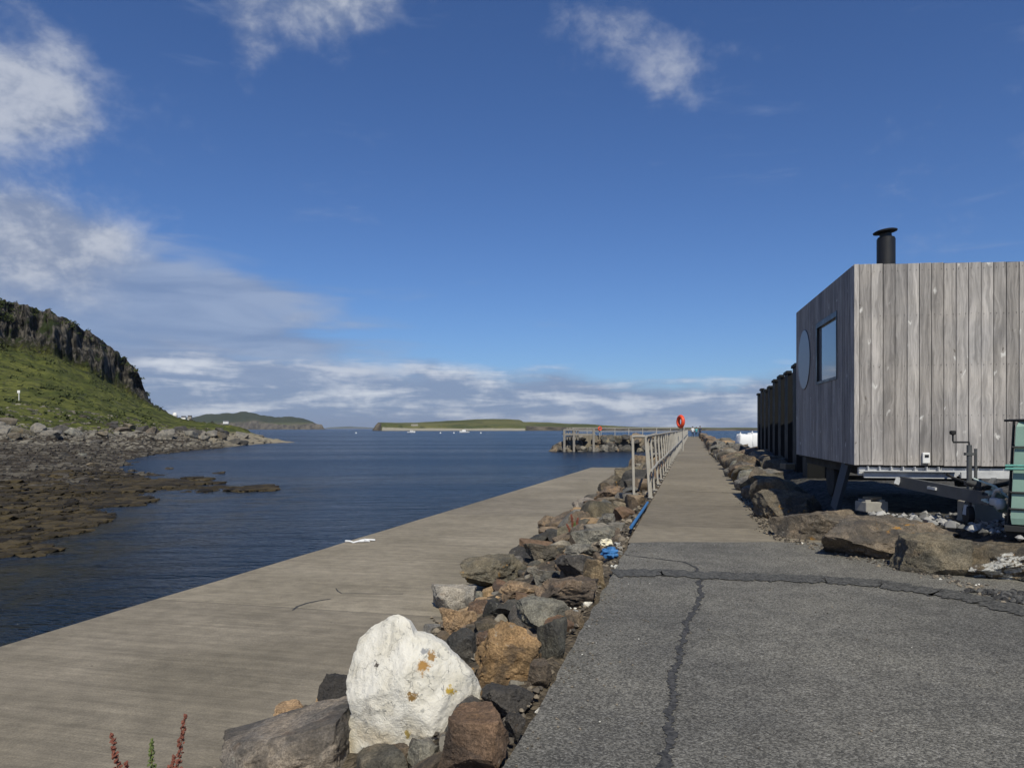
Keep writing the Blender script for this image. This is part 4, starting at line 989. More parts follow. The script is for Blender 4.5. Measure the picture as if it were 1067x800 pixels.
# green tank in a cage, right edge
def tank():
    x0, y0, b0 = 4.80, 7.05, .47
    r = empty('storage_tank', (5.56, 7.33, .33), R(-34)); tag(r, 'pale green tank in a dark bar cage on a pallet at the right edge', 'tank')
    def loc(x, y, z): return Vector((x - .5, y - .5, z - .33))
    mb = MB(); vs = []
    for z, k in ((b0, 0), (b0 + .06, -.01), (1.42, .035), (1.47, .06), (1.49, .09)):
        for x, y in ((k, k), (1 - k, k), (1 - k, 1 - k), (k, 1 - k)): vs.append(loc(x, y, z))
    mb.add(vs, [(i * 4 + k, i * 4 + (k + 1) % 4, (i + 1) * 4 + (k + 1) % 4, (i + 1) * 4 + k) for i in range(4) for k in range(4)] + [(3, 2, 1, 0), (16, 17, 18, 19)])
    mb.build('tank_body', M['tank_green'], r)
    cg = MB()
    for z in (.62, .78, 1.22, 1.48):
        e = .022 if z < 1.4 else -.02
        k = (z - b0) * .035 - e
        for p, q in (((k, k), (1 - k, k)), ((k, k), (k, 1 - k)), ((1 - k, k), (1 - k, 1 - k)), ((k, 1 - k), (1 - k, 1 - k))):
            cg.tube([loc(*p, z), loc(*q, z)], .010, 8)
    for t in (.16, .5, .84):
        cg.tube([loc(t, -.03, b0 - .02), loc(t, .02, 1.48)], .012, 8); cg.tube([loc(-.03, t, b0 - .02), loc(.02, t, 1.48)], .012, 8)
    cg.tube([loc(-.06, .1, 1.48), loc(.2, .0, 1.485)], .012, 8); cg.build('cage', M['black_steel'], r, True)
    pl = MB()
    for t in (.08, .5, .92): pl.box(loc(.5, t, .365), (1.1, .09, .07))
    pl.box(loc(.5, .5, .43), (1.12, 1.08, .05)); pl.build('pallet', M['dark_void'], r)
    rp = MB()
    for z in (1.01, 1.04):
        k = -.045
        rp.tube([loc(-.03, .6, z - .02), loc(k, k, z), loc(.5, k - .01, z + .01), loc(1.02, k, z)], .013, 7)
    o = rp.build('rope', M['rope_teal'], None, True); o.location = r.location; o.rotation_euler = r.rotation_euler; tag(o, 'teal rope wound twice round the pale green tank', 'rope')
tank()

# sheet pile wall behind the cabin
def piles():
    a, b = Vector((6.80, 15.2, 0)), Vector((11.85, 34.0, 0)); d = (b - a).normalized(); n = Vector((-d.y, d.x, 0)); L = (b - a).length
    r = empty('sheet_pile_wall', (a.x, a.y, .3)); tag(r, 'black steel sheet pile wall of tall corrugated columns behind the cabin', 'wall')
    k = 0; w = 2.1; rnd = random.Random(3); first = None
    prof = [(0, 0), (.5, 0), (.66, .55), (1.52, .55), (1.68, 0), (w, 0)]
    for i in range(int(L / w)):
        hz = 2.90 + rnd.uniform(-.05, .12); mb = MB(); vs = []
        for z in (-.2, hz):
            for off in (0, .05):
                for t, q in prof:
                    p = a + d * (i * w + t) + n * (q + off); vs.append((p.x - a.x, p.y - a.y, z - .0 - (0 if z < 0 else .3)))
        m_ = len(prof); fs = []
        for j in range(m_ - 1):
            fs += [(j, j + 1, 2 * m_ + j + 1, 2 * m_ + j), (m_ + j + 1, m_ + j, 3 * m_ + j, 3 * m_ + j + 1), (2 * m_ + j, 2 * m_ + j + 1, 3 * m_ + j + 1, 3 * m_ + j)]
        mb.add(vs, fs); p = mb.build('pile', M['pile_steel'], r)
        c = a + d * (i * w + .57) + n * .57
        MB().box((c.x - a.x + d.x * .5, c.y - a.y + d.y * .5, hz - .3 + .02), (.95, .14, .07), Matrix.Rotation(math.atan2(d.y, d.x), 3, 'Z')).build('cap', M['pile_steel'], p)
piles()
# white bulk bags
def bag(u, v, Y, w, h, label, seed):
    X = (u - CU) / F * Y; z0 = .33; bm = bmesh.new(); bmesh.ops.create_cube(bm, size=1); bmesh.ops.subdivide_edges(bm, edges=bm.edges[:], cuts=9, use_grid_fill=True)
    for q in bm.verts:
        p = q.co * 2; b = 1 + .16 * (1 - p.z ** 2); x, y = p.x * w / 2 * b, p.y * w / 2 * b
        rr = max(abs(p.x), abs(p.y)); rd = math.hypot(p.x, p.y); k = 1 if rd < 1e-4 else (rr / rd) ** .35; x *= k; y *= k
        z = (p.z + 1) / 2 * h + (.08 * fbm((x * 3, y * 3, seed)) if p.z > .5 else 0); q.co = (x + .03 * fbm((x * 4, z * 4, seed)), y, z)
    me = bpy.data.meshes.new('bulk_bag'); bm.to_mesh(me); bm.free(); me.polygons.foreach_set('use_smooth', [True] * len(me.polygons))
    r = empty('bulk_bag', (X, Y, z0)); tag(r, label, 'bag'); link('sack', me, M['bag_fabric'], r)
    for sx_ in (-1, 1): MB().tube([(sx_ * w * .4, -w * .35, h * .95), (sx_ * w * .36, -w * .1, h + .12), (sx_ * w * .4, w * .2, h * .97)], .02, 6).build('lifting_loop', M['bag_fabric'], r, True)
bag(777, 460, 40, .85, .75, 'white bulk bag nearer the path, behind the stone wall', 1)
bag(790, 460, 40, .95, .80, 'white bulk bag touching the sheet pile wall', 2)

# ------------------------------------------------------------------ handrail
def handrail():
    Y0, Y1, st = 14.9, 132.0, 1.78; s0, lean, ht = -.86, -.10, 1.22
    r = empty('handrail', (at(s0, Y0), Y0, 0)); tag(r, 'long pale painted handrail with two rails along the left edge of the pier path', 'handrail')
    def loc(s, Y, z): return Vector((at(s, Y) - at(s0, Y0), Y - Y0, z))
    first = None; Y = Y0; k = 0
    while Y < Y1:
        if first is None:
            mb = MB(); mb.bar((0, 0, -.25), (lean, 0, ht), .042, .042); mb.box((.0, 0, .02), (.10, .10, .02)); first = mb.build('post', M['rail_paint'], r)
        else:
            o = first.copy(); COL.objects.link(o); o.parent = r; o.location = loc(s0, Y, 0)
        Y += st if Y < 70 else st * 1.4; k += 1
    def wob(Y): return .015 * math.sin(Y * .9) + .01 * math.sin(Y * 2.3)
    ys = [Y0 + (Y1 - Y0) * i / 70 for i in range(71)]
    MB().tube([loc(s0 + lean + wob(Y), Y, ht + .02) for Y in ys], .030, 8).build('top_rail', M['rail_paint'], r, True)
    MB().tube([loc(s0 + lean * .45 + .05 + wob(Y), Y, .56) for Y in ys], .027, 8).build('middle_rail', M['rail_paint'], r, True)
    mb = MB(); mb.tube([loc(s0 + lean, Y0, ht + .02), loc(s0 + lean - .2, Y0 + .08, ht + .02), loc(s0 + lean - .27, Y0 + .12, ht + .01)], .030, 8); mb.build('return_rail', M['rail_paint'], r, True)
    mb = MB(); mb.bar(loc(s0 - .33, Y0 + .12, -.6), loc(s0 + lean - .27, Y0 + .12, ht + .02), .048, .048); mb.build('post', M['rail_paint'], r)
    mb = MB(); mb.bar(loc(s0 + .0, Y0 + .5, -.25), loc(s0 + lean - .0, Y0 + .5, ht), .05, .05); mb.build('post', M['rail_paint'], r)
handrail()
# blue pipe along the edge, blue and white scrap
P = [hit(u, v, lambda X, Y: .02) for u, v in ((676, 524), (671, 532), (665, 541), (659, 550))]
mb = MB(); mb.tube([p + Vector((-.02, 0, .01)) for p in P], .023, 10); tag(mb.build('water_pipe', M['blue_plastic'], None, True), 'blue plastic pipe lying along the path edge before the handrail', 'pipe')
c = hit(635, 585, bank_z)
bmx = MB(); rnd = random.Random(3)
def crumple(name, c, r, mt, label, cat, sc=(1, 1, .7)):
    bm = bmesh.new(); bmesh.ops.create_icosphere(bm, subdivisions=3, radius=r)
    for v in bm.verts:
        v.co += v.co.normalized() * r * .55 * fbm(v.co * (2.2 / r) + Vector(c), 3); v.co = Vector((v.co.x * sc[0], v.co.y * sc[1], v.co.z * sc[2]))
    me = bpy.data.meshes.new(name); bm.to_mesh(me); bm.free(); o = link(name, me, mt); o.location = c; return tag(o, label, cat)
crumple('plastic_scrap', c + Vector((.0, .0, .10)), .085, M['blue_plastic'], 'crumpled blue plastic scrap lying among the rocks by the asphalt', 'litter')
crumple('foam_scrap', hit(632, 576, bank_z) + Vector((0, 0, .12)), .075, M['cream_foam'], 'cream foam lump lying behind the crumpled blue scrap', 'litter')
for u, v, rr in ((643, 569, .05), (646, 573, .04), (639, 562, .035), (645, 578, .045), (642, 592, .03), (612, 632, .04), (602, 650, .035), (600, 640, .03), (563, 745, .03), (556, 772, .035), (545, 790, .03)):
    p = hit(u, v, bank_z); rock('pebble', random.choice(SMALL), p + Vector((0, 0, .015)), (rr * 2, rr * 1.7, rr * 1.5), (0, 0, u), 'white', 'white pebble at the edge of the asphalt', 'pebble', 'white pebbles beside the asphalt')
# slipway rope
p = hit(373, 565.5, lambda X, Y: slip_z(Y)); mb = MB()
mb.tube([p + Vector((x, y, .03 + .015 * math.sin(x * 20))) for x, y in ((-.24, -.04), (-.16, .02), (-.08, -.04), (0, .02), (.12, -.02), (.2, .1), (.1, .18), (.0, .12), (.15, .22), (.3, .2))], .018, 7)
tag(mb.build('rope', M['cloth_white'], None, True), 'short white rope lying on the outer edge of the slipway', 'rope')

# ------------------------------------------------------------------ lifebuoys, people
def lifebuoy(loc, dia, rz, post_h, label, tilt=0):
    r = empty('lifebuoy_station', loc, rz); tag(r, label, 'lifebuoy')
    rot = Matrix.Rotation(R(90 + tilt), 3, 'X')
    MB().bar((0, .09, -.1), (0, .09, post_h + .1), .07, .07).build('post', M['rail_paint'], r)
    MB().torus((0, -.06, post_h), dia * .36, dia * .135, rot, 36, 14).build('ring', M['orange_plastic'], r, True)
    mb = MB(); mb.box((0, .03, post_h - dia * .30), (.10, .09, .08)); mb.box((0, .03, post_h + dia * .34), (.10, .09, .06)); mb.build('bracket', M['galvanised'], r)
lifebuoy((at(-.72, 46), 46, 0), 0.86, R(-74), 1.84, 'orange lifebuoy on a post beside the long pier handrail')
def person(loc, rz, top, legs, label, hgt=1.7, arm=.2, stride=.12):
    k = hgt / 1.7; r = empty('person', loc, rz); tag(r, label, 'person')
    J = [((0, 0, .95), .13), ((0, 0, 1.15), .12), ((0, 0, 1.36), .15), ((0, 0, 1.46), .065), ((0, -.01, 1.54), .085), ((0, -.01, 1.63), .09)]
    E = [(0, 1), (1, 2), (2, 3), (3, 4), (4, 5)]
    for sg in (-1, 1):
        b = len(J); st = stride * sg
        J += [((.09 * sg, 0, .88), .10), ((.10 * sg, -st * .6, .48), .068), ((.10 * sg, st * .5, .08), .045), ((.10 * sg, st * .5 - .12, .04), .035)]; E += [(0, b), (b, b + 1), (b + 1, b + 2), (b + 2, b + 3)]
        b = len(J); J += [((.19 * sg, 0, 1.38), .065), ((.24 * sg, arm * .3, 1.12), .048), ((.25 * sg, -arm * .4, .88), .038), ((.25 * sg, -arm * .55, .78), .03)]; E += [(2, b), (b, b + 1), (b + 1, b + 2), (b + 2, b + 3)]
    me = bpy.data.meshes.new('body'); me.from_pydata([tuple(c * k for c in j[0]) for j in J], E, [])
    o = link('body', me, None, r); sk = o.modifiers.new('skin', 'SKIN'); sk.use_smooth_shade = True
    for i, j in enumerate(J): me.skin_vertices[0].data[i].radius = (j[1] * k, j[1] * k * .85)
    me.skin_vertices[0].data[0].use_root = True; o.modifiers.new('sub', 'SUBSURF').levels = 1
    dg = bpy.context.evaluated_depsgraph_get(); nm = bpy.data.meshes.new_from_object(o.evaluated_get(dg)); o.modifiers.clear(); o.data = nm; nm.materials.clear()
    for mt in (M['skin'], top, legs): nm.materials.append(mt)
    for p in nm.polygons:
        z = p.center.z / k; p.material_index = 0 if z > 1.45 or (abs(p.center.x) > .19 * k and z < 1.1) else (1 if z > .92 else 2)
    mb = MB(); mb.lathe((0, 0, 0), [(.03, -.06), (.085, -.02), (.10, .05), (.085, .10), (.03, .125)], 12); mb.v = [(x * k, (y + .02) * k, (z + 1.62) * k) for x, y, z in mb.v]; mb.build('hair', M['hair_dark'], r, True)
def pp(u, Y): return ((u - CU) / F * Y, Y, 0)
person(pp(721.8, 118), R(160), M['cloth_white'], M['cloth_navy'], 'person in a white top and dark trousers on the pier, leftmost of the walkers', 1.72)
person(pp(725.6, 120), R(170), M['cloth_teal'], M['cloth_navy'], 'person in a teal top between two other walkers at the end of the pier', 1.62)
person(pp(729.4, 118), R(200), M['cloth_navy'], M['cloth_navy'], 'person all in dark clothing on the pier, rightmost of the walkers', 1.8)

# ------------------------------------------------------------------ breakwater arm with timber staging
def arm():
    Ya, x0, x1 = 91.0, 5.6, at(-.9, 91)
    mb = MB(); mb.box(((x0 + 2.0 + x1) / 2, Ya + 2.5, -1.2), (x1 - x0 - 2.0, 4.2, 3.5)); tag(mb.build('breakwater_deck', M['path_concrete']), kind='structure')
    rnd = random.Random(14)
    for k in range(120):
        t = rnd.random() ** 1.35; row = rnd.random(); X = x0 - .6 + (x1 - x0 + .2) * t; z = -1.5 + row * 1.95; Y = Ya - 2.3 + row * 2.2 + rnd.uniform(-.2, .2)
        if t < .12: z = -1.5 + row * 1.2 * (t / .12 + .25)
        w = rnd.uniform(1.1, 2.0) if k < 42 else rnd.uniform(.6, 1.3)
        if k >= 42: rubble(rnd.choice(SMALL), (X, Y, z), (w, w * .9, w * .65), (rnd.uniform(-.4, .4), rnd.uniform(-.4, .4), rnd.uniform(0, 6.3)), rnd, (.05, .2, .35, .62, .62)); continue
        tn = rnd.choice(['dark', 'brown', 'olive', 'grey', 'dark', 'brown']); tw = {'dark': 'dark', 'brown': 'brown', 'olive': 'olive brown', 'grey': 'grey'}[tn]
        rock('rock', rnd.choice(MID), (X, Y, z), (w, w * .9, w * rnd.uniform(.5, .75)), (rnd.uniform(-.4, .4), rnd.uniform(-.4, .4), rnd.uniform(0, 6.3)), tn,
             tw + ' armour rock on the breakwater arm across the harbour', 'rock', 'armour rocks of the breakwater arm', .25, rnd)
    r = empty('timber_staging', (6.3, Ya - 2.8, WATER)); tag(r, 'pale timber staging of three piles and cross beams at the end of the breakwater', 'staging')
    for u, vt in ((588, 447.5), (598, 449), (618.5, 446.5)):
        X = (u - CU) / F * (Ya - 2.8) - 6.3; MB().bar((X, 0, -1.2), (X, 0, H + (HV - vt) / F * 88 - WATER), .26, .26).build('pile', M['pier_timber'], r)
    for z in (2.05, 2.6): MB().bar((-.1, .05, z), (3.6, .05, z), .16, .2).build('beam', M['pier_timber'], r)
    for k in range(5): MB().bar((.3 + .32 * k, .2, 1.4), (.3 + .32 * k, .2, 2.9), .12, .12).build('slat', M['pier_timber'], r)
    MB().box((1.75, .75, 2.1), (3.9, 1.2, .14)).build('platform', M['pier_timber'], r)
    h = empty('guard_rail', (x0 + 2, Ya + .7, .55)); tag(h, 'pale guard rail along the top of the breakwater arm', 'handrail')
    L = x1 - x0 - 2
    for k in range(9): MB().bar((L * k / 8, 0, -.05), (L * k / 8, 0, .95), .07, .07).build('post', M['rail_paint'], h)
    for z in (.5, .95): MB().bar((0, 0, z), (L, 0, z), .07, .07).build('rail', M['rail_paint'], h)
    lifebuoy(((625 - CU) / F * 90.8, 90.9, .55), .55, R(20), .85, 'small orange lifebuoy on the guard rail of the breakwater arm')
arm()

# ------------------------------------------------------------------ boats, buoys, houses
def boat(u, Y, L, rz, label, style):
    r = empty('motor_boat', ((u - CU) / F * Y, Y, WATER), rz); tag(r, label, 'boat')
    mb = MB(); n = 12; vs = []
    for i in range(n + 1):
        t = i / n; w = L * .17 * (1 - max(0, (t - .45) / .55) ** 2.2); sh = .75 + .5 * t * t; x = (t - .5) * L
        for yy, z in ((-w, sh), (-w * .8, .15), (0, -.35), (w * .8, .15), (w, sh)): vs.append((x, yy, z * L / 6))
    fs = [(i * 5 + k, (i + 1) * 5 + k, (i + 1) * 5 + k + 1, i * 5 + k + 1) for i in range(n) for k in range(4)] + [(0, 1, 2, 3, 4)] + [(i * 5, i * 5 + 4, (i + 1) * 5 + 4, (i + 1) * 5) for i in range(n)]
    mb.add(vs, fs); mb.build('hull', M['boat_white'] if style != 2 else M['boat_dark'], r)
    k = L / 6
    cbn = MB(); cbn.prism([(.1 * L, -.10 * L), (.24 * L, -.07 * L), (.24 * L, .07 * L), (.1 * L, .10 * L), (-.12 * L, .10 * L), (-.12 * L, -.10 * L)], .8 * k, 1.75 * k); c = cbn.build('wheelhouse', M['boat_white'], r)
    w = MB(); w.box((.06 * L, -.105 * L, 1.4 * k), (.2 * L, .02, .35 * k)); w.box((.245 * L, 0, 1.4 * k), (.02, .11 * L, .35 * k)); w.build('window', M['boat_dark'], c)
    m_ = MB(); m_.tube([(-.05 * L, 0, 1.7 * k), (-.05 * L, 0, 3.0 * k)], .06, 6)
    if style: m_.tube([(-.3 * L, 0, .8 * k), (-.3 * L, 0, 2.4 * k)], .06, 6); m_.tube([(-.3 * L, 0, 2.3 * k), (-.05 * L, 0, 2.6 * k)], .04, 6)
    m_.build('mast', M['galvanised'], r)
boat(428.5, 500, 5.4, R(10), 'small white motor boat moored off the island, below the stone ruin', 0)
boat(484, 500, 6.6, R(175), 'larger white fishing boat with masts moored right of the motor boat', 1)
def buoy(u, Y, d, label):
    r = empty('buoy', ((u - CU) / F * Y, Y, WATER)); tag(r, label, 'buoy', 'mooring buoys off the island')
    MB().lathe((0, 0, 0), [(d * .3, -.2), (d * .5, .1), (d * .5, .3), (d * .3, .55), (.05, .6)], 12).build('float', M['boat_white'], r, True); MB().tube([(0, 0, .5), (0, 0, 1.1)], .05, 6).build('stalk', M['galvanised'], r)
for u, lab in ((459, 'white mooring buoy midway between the two moored boats'), (473, 'white mooring buoy close left of the fishing boat'), (501, 'white mooring buoy right of the fishing boat'), (371, 'white mooring buoy in open water left of the island')): buoy(u, 430, .9, lab)
def house(u, v, Y, w, h, d, label, wall, roofed=True, zb=None):
    z = H + (HV - v) / F * Y; r = empty('house', ((u - CU) / F * Y, Y, z), R(8)); tag(r, label, 'house')
    MB().box((0, 0, h / 2 - h * .2), (w, d, h * 1.4)).build('wall', wall, r)
    if roofed:
        mb = MB(); mb.add([(-w * .53, -d * .55, h * .9), (w * .53, -d * .55, h * .9), (w * .53, d * .55, h * .9), (-w * .53, d * .55, h * .9), (-w * .53, 0, h * 1.55), (w * .53, 0, h * 1.55)], [(0, 1, 5, 4), (2, 3, 4, 5), (0, 4, 3), (1, 2, 5), (3, 2, 1, 0)])
        rf = mb.build('roof', M['slate_roof'], r)
        for k in (-.28, .0, .28): MB().box((k * w, -d / 2 - .02, h * .5), (w * .09, .05, h * .3)).build('window', M['black_frame'], r)
house(432, 445.2, 985, 9.0, 4.2, 6, 'pale roofless stone ruin on the shore of the low island', M['house_stone'], False)
house(235.5, 440.8, 2330, 16, 5.5, 8, 'white house with slate roof on the far headland, right of the other houses', M['house_white'])
house(198, 437.0, 2360, 13, 5, 8, 'white house high on the far headland, left of the other far house', M['house_white'])
for u, Y, w, lab in ((192, 206, 1.6, 'white hut on the point, between the white dome and the grey hut'), (197.5, 208, 1.3, 'small grey hut at the right end of the huts on the point')):
    w *= .7; p = coast_pt(u, Y); r = empty('hut', p, .2); tag(r, lab, 'hut'); MB().box((0, 0, w * .3), (w, w * .8, w * .9)).build('wall', M['house_white'] if u < 195 else M['house_stone'], r)
    mb = MB(); mb.add([(-w * .55, -w * .45, w * .75), (w * .55, -w * .45, w * .75), (w * .55, w * .45, w * .75), (-w * .55, w * .45, w * .75), (-w * .55, 0, w * 1.1), (w * .55, 0, w * 1.1)], [(0, 1, 5, 4), (2, 3, 4, 5), (0, 4, 3), (1, 2, 5)]); mb.build('roof', M['slate_roof'], r)
p = coast_pt(182, 205); r = empty('storage_dome', p); tag(r, 'round white dome at the end of the grassy point', 'dome')
MB().lathe((0, 0, 0), [(.6, -.8), (.6, .35), (.55, .6), (.43, .8), (.24, .93), (.03, .98)], 24).build('shell', M['house_white'], r, True); MB().lathe((0, 0, 0), [(.64, -.8), (.64, .05)], 24).build('base', M['house_stone'], r, True)
p = coast_pt(20, 116); r = empty('marker_post', p); tag(r, 'white marker post with a square board on the grassy hillside', 'sign')
MB().bar((0, 0, -.5), (0, 0, 1.5), .09, .09).build('post', M['house_white'], r); MB().box((0, -.08, 1.4), (.42, .05, .42)).build('board', M['house_white'], r)

# ------------------------------------------------------------------ shore rocks and scrub
def shore():
    rnd = random.Random(31)
    for k in range(60):                                   # large rocks one can tell from the ground
        u = rnd.uniform(-30, 262); Y = rnd.choice([rnd.uniform(32, 60), rnd.uniform(74, 96), rnd.uniform(76, 92), rnd.uniform(76, 92)])
        if u > 110: Y = rnd.uniform(94, 112) + max(0, u - 150) * .28
        p = coast_pt(u, Y)
        if p.z < WATER - .05: continue
        w = rnd.uniform(.8, 1.9) * (1.15 if Y > 70 else .4)
        if k >= 28: rubble(rnd.choice(SMALL), p + Vector((0, 0, w * .12)), (w * 1.4, w, w * .7), (rnd.uniform(-.3, .3), rnd.uniform(-.3, .3), rnd.uniform(0, 6)), rnd, (.2, .3, .62)); continue
        t = rnd.choice(['grey', 'dark', 'olive', 'grey', 'dark'])
        tw = {'brown': 'brown', 'grey': 'grey', 'lightgrey': 'pale grey', 'olive': 'olive brown', 'dark': 'dark'}[t]
        rock('rock', rnd.choice(MID), p + Vector((0, 0, w * .12)), (w * 1.4, w, w * .7), (rnd.uniform(-.3, .3), rnd.uniform(-.3, .3), rnd.uniform(0, 6)), t, tw + (' outcrop rock on the rim between the beach and the grass' if Y > 68 else ' boulder lying on the weedy beach across the water'), 'rock', 'rocks on the far shore', .2, rnd)
    mb = MB(); base = [Vector(v.co) for v in rock_mesh(99, 2, 8, .08).vertices]; fc = [tuple(p.vertices) for p in BIG[0].polygons][:0]
    me = rock_mesh(99, 1, 6, .05); bv = [v.co.copy() for v in me.vertices]; bf = [tuple(p.vertices) for p in me.polygons]
    m_ = len(cv) // len(fineu)
    for k in range(6500):
        i = rnd.randrange(len(fineu) - 310, len(fineu) - 60); j = rnd.randrange(24, 108); p = Vector(cv[i * m_ + j])
        if p.z < WATER + .03: continue
        if p.y > 112 and abs(p.x + 52) < 18 and p.z < .8 and rnd.random() < .8: continue
        w = rnd.uniform(.04, .14) * (1 + p.y / 70) * (1.9 if rnd.random() < .06 else 1); a = rnd.uniform(0, 6.3); mt = Matrix.Rotation(a, 3, 'Z')
        mb.add([p + mt @ Vector((v.x * w, v.y * w * .8, v.z * w * .5)) for v in bv], bf, rnd.random() * (.4 if j < 62 else 1))
    m, t = mat('shore_stone'); r = t.attr('rnd'); n = t.noise(t.pos(), 3, 5, .65); c = t.mix(r, (.028, .022, .016), (.21, .19, .15)); t.out(t.mix(1.0, c, t.mix(n, (.6, .6, .6), (1.35, 1.35, 1.35)), 'MULTIPLY'), .9)
    tag(mb.build('shore_stones', m), 'countless loose stones strewn over the beach and its rocky rim', 'stones', kind='stuff')
    mb = MB()
    for k in range(5200):
        i = rnd.randrange(len(fineu) - 310, len(fineu) - 62); j = rnd.randrange(6, 30); p = Vector(cv[i * m_ + j])
        fb_ = fbm((p.x * .25, p.y * .25, 8), 3)
        if p.z < WATER - .32 or fb_ < (-.16 if p.z > WATER - .02 else .10): continue
        p.z = max(p.z, WATER + .004)
        w = rnd.uniform(.08, .34) * (.6 + p.y / 40); a = rnd.uniform(0, 6.3); mt = Matrix.Rotation(a, 3, 'Z')
        mb.add([p + mt @ Vector((v.x * w, v.y * w * .7, v.z * w * .22)) for v in bv], bf, rnd.random())
    m, t = mat('seaweed'); r = t.attr('rnd'); n = t.noise(t.pos(), 9, 5, .65); c = t.mix(r, (.014, .011, .006), (.070, .053, .025)); t.out(t.mix(1.0, c, t.mix(n, (.6, .6, .6), (1.4, 1.4, 1.4)), 'MULTIPLY'), .7, t.bump(n, .8, .08), spec=.2)
    tag(mb.build('seaweed', m), 'brown bladder wrack lying over the low tide flat and awash in the shallows', 'seaweed', kind='stuff')
    # scrub: leafy clumps on the slope and along the cliff top
    mb = MB()
    for k in range(620):
        i = rnd.randrange(len(fineu) - 310, len(fineu) - 150); j = rnd.choice([rnd.randrange(102, 138), rnd.randrange(102, 138), rnd.randrange(156, 166)]); p = Vector(cv[i * m_ + min(j, m_ - 1)])
        w = rnd.uniform(.3, 1.0)
        if rnd.random() < .5 and j < 150 and fbm(p * .05, 3) < .05: continue
        for q in range(14):
            d = Vector((rnd.gauss(0, 1), rnd.gauss(0, 1), abs(rnd.gauss(0, .7)))) * w * .45; s_ = w * rnd.uniform(.2, .4); nrm = Vector((rnd.gauss(0, 1), rnd.gauss(0, 1), rnd.gauss(0, 1))).normalized(); a_ = nrm.orthogonal().normalized() * s_; b_ = nrm.cross(a_)
            mb.add([p + d - a_, p + d - b_ * .6, p + d + a_, p + d + b_ * .6], [(0, 1, 2, 3)], rnd.random())
    m, t = mat('scrub_leaf'); r = t.attr('rnd'); t.out(t.mix(r, (.028, .038, .012), (.085, .10, .028)), .85, spec=.2)
    tag(mb.build('scrub', m), 'low heather and bracken clumps over the hillside and cliff top', 'scrub', kind='stuff')
    # the dark bush on the cliff top at the left edge
    mb = MB(); p = coast_pt(4, 172); 
    for q in range(700):
        d = Vector((rnd.gauss(0, .9), rnd.gauss(0, .9), abs(rnd.gauss(.6, .75)))); s_ = rnd.uniform(.15, .35); nrm = Vector((rnd.gauss(0, 1), rnd.gauss(0, 1), rnd.gauss(0, 1))).normalized(); a_ = nrm.orthogonal().normalized() * s_; b_ = nrm.cross(a_)
        mb.add([d - a_, d - b_ * .6, d + a_, d + b_ * .6], [(0, 1, 2, 3)], rnd.random())
    r = empty('bush', p); tag(r, 'dark rounded bush on the cliff top at the left edge', 'bush'); mb.build('foliage', m, r)
    MB().tube([(0, 0, -.5), (.05, 0, .5), (.1, .1, 1.2)], [.09, .07, .03], 7).build('stem', M['stem_brown'], r)
shore()

# ------------------------------------------------------------------ dock plants
def dock(base, stems, label, scale=1.0):
    """stems: list of (tip offset, seed-start fraction, material, radius)"""
    rnd = random.Random(int(base.x * 100) + 7); r = empty('dock_plant', base); tag(r, label, 'plant')
    for tip, f0, mt, rad in stems:
        tip = Vector(tip); pts = [Vector((0, 0, -.03)) + (tip * t) + Vector((0, 0, 0)) + Vector((tip.x * .25 * (t * t - t), 0, 0)) for t in [i / 12 for i in range(13)]]
        st = MB().tube(pts, [.005 * scale * (1.15 - t / 12) for t in range(13)], 6).build('stem', M['stem_brown'], r, True)
        mb = MB(); n = int(210 * (1 - f0) * 1.6)
        for k in range(n):
            t = f0 + (1 - f0) * (k / n); i = min(11, int(t * 12)); p = pts[i].lerp(pts[i + 1], t * 12 - i)
            env = rad * (1.0 - .75 * ((t - f0) / (1 - f0)) ** 2.2) * (.55 + .45 * abs(math.sin(k * .21)))
            d = Vector((rnd.gauss(0, 1), rnd.gauss(0, 1), rnd.uniform(.0, 1.0))).normalized() * env * rnd.uniform(.35, 1.0); s_ = .0048 * scale * rnd.uniform(.7, 1.35); c = p + d
            ax = Vector((rnd.gauss(0, 1), rnd.gauss(0, 1), rnd.gauss(0, 1))).normalized(); ay = ax.orthogonal().normalized(); az_ = ax.cross(ay)
            mb.add([c + ax * s_ * 1.4, c - ax * s_ * 1.4, c + ay * s_, c - ay * s_, c + az_ * s_ * .7, c - az_ * s_ * .7], [(0, 2, 4), (2, 1, 4), (1, 3, 4), (3, 0, 4), (2, 0, 5), (1, 2, 5), (3, 1, 5), (0, 3, 5)], rnd.random())
        mb.build('seed_head', mt, st)
Yd = 2.2
def dp(u, v, Y=Yd): return Vector(((u - CU) / F * Y, Y, H - (v - HV) / F * Y))
db = dp(158, 1000); db.z = bank_z(db.x, db.y)
def tp(u, v): return dp(u, v) - db
dock(db, [(tp(193, 735), .62, M['seed_red'], .019), (tp(116, 753), .62, M['seed_red'], .020), (tp(158, 759), .70, M['seed_green'], .016),
          (tp(181, 776), .7, M['seed_red'], .013), (tp(131, 783), .72, M['seed_red'], .016), (tp(176, 788), .75, M['seed_red'], .014)], 'dock plant with rust red seed spikes rising at the bottom left')
b2 = hit(598, 566, bank_z)
dock(b2 + Vector((0, -.1, .08)), [((-.05, 0, .42), .3, M['seed_red'], .03), ((.06, .05, .36), .3, M['seed_red'], .03), ((.0, -.05, .30), .25, M['seed_green'], .035), ((.12, 0, .24), .3, M['seed_red'], .03), ((-.12, .03, .26), .3, M['seed_red'], .03)], 'small reddish dock plant growing between the rocks of the bank', 2.2)
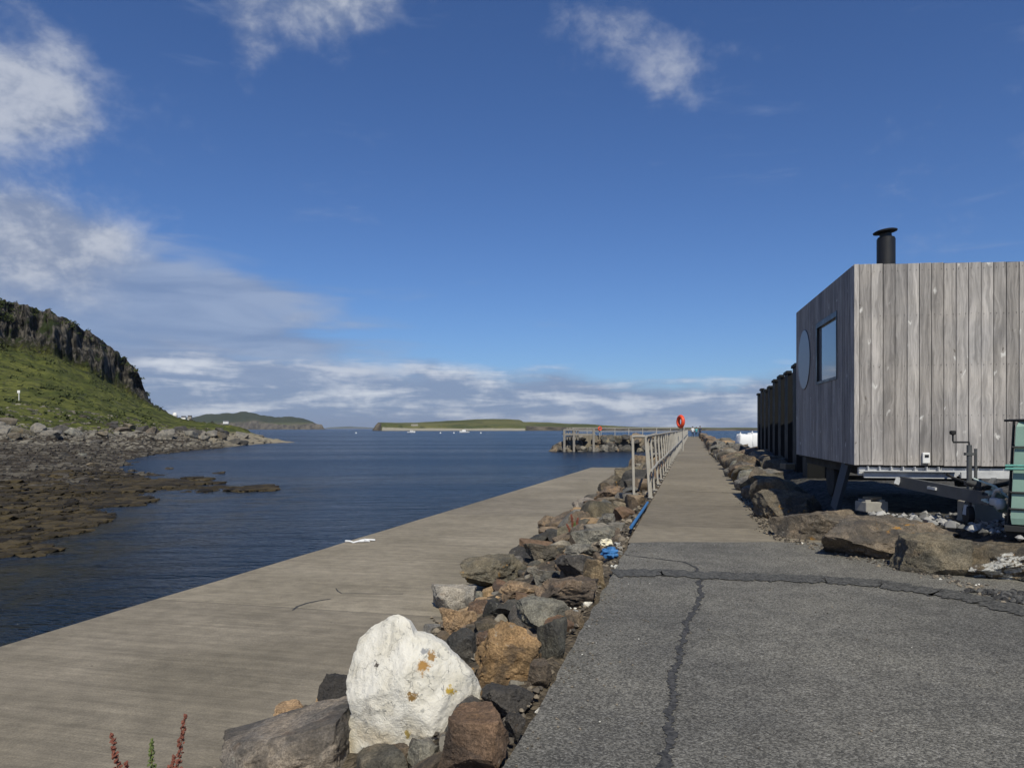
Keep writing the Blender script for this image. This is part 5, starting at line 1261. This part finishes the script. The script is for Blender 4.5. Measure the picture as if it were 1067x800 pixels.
def build_rubble():
    V, Fc, rn, b = [], [], [], 0
    cache = {}
    for me, mx, r in RUB:
        if me.name not in cache: cache[me.name] = (np.array([v.co[:] for v in me.vertices]), [tuple(p.vertices) for p in me.polygons])
        A, fs = cache[me.name]; mm = np.array(mx); V.append(A @ mm[:3, :3].T + mm[:3, 3]); Fc += [tuple(i + b for i in f) for f in fs]; rn += [r] * len(A); b += len(A)
    me = bpy.data.meshes.new('rubble'); me.from_pydata(np.concatenate(V).tolist(), [], Fc); a = me.attributes.new('rnd', 'FLOAT', 'POINT'); a.data.foreach_set('value', rn)
    me.polygons.foreach_set('use_smooth', [True] * len(Fc))
    try: me.set_sharp_from_angle(angle=R(30))
    except Exception: pass
    m, t = mat('rubble'); p = t.pos(); r = t.attr('rnd'); n1 = t.noise(p, 2.6, 7, .62, .4); n2 = t.noise(p, 12, 8, .7)
    ramp = t.n('ShaderNodeValToRGB'); t.put(ramp.inputs[0], r); e = ramp.color_ramp; e.interpolation = 'CONSTANT'
    for i, k in enumerate(('brown', 'olive', 'grey', 'rust', 'dark', 'brown', 'tan')):
        el = e.elements[i] if i < 2 else e.elements.new(i / 7); el.position = i / 7; el.color = (*TINT[k], 1)
    c = t.mix(1.0, ramp.outputs[0], t.mix(t.rng(n1, .3, .7), (.65, .67, .7), (1.35, 1.27, 1.15)), 'MULTIPLY'); c = t.mix(1.0, c, t.mix(t.rng(n2, .3, .7), (.65, .65, .65), (1.3, 1.3, 1.3)), 'MULTIPLY')
    t.out(c, .9, t.bump(n2, .7, .05), spec=.25)
    tag(link('rubble', me, m), 'smaller and distant rocks filling the banks, the wall and the breakwater', 'rubble', kind='stuff')
build_rubble()
# ------------------------------------------------------------------ thin sea haze
mb = MB(); mb.box((0, 5200, 52), (24000, 11000, 116)); hz = mb.build('haze', None); tag(hz, kind='stuff')
m = bpy.data.materials.new('haze'); m.use_nodes = True; t = NT(m.node_tree); v = t.n('ShaderNodeVolumePrincipled'); o = t.n('ShaderNodeOutputMaterial')
v.inputs['Color'].default_value = (.80, .88, 1, 1); v.inputs['Density'].default_value = 7e-5; v.inputs['Anisotropy'].default_value = .2
t.t.links.new(v.outputs[0], o.inputs['Volume']); hz.data.materials.append(m)
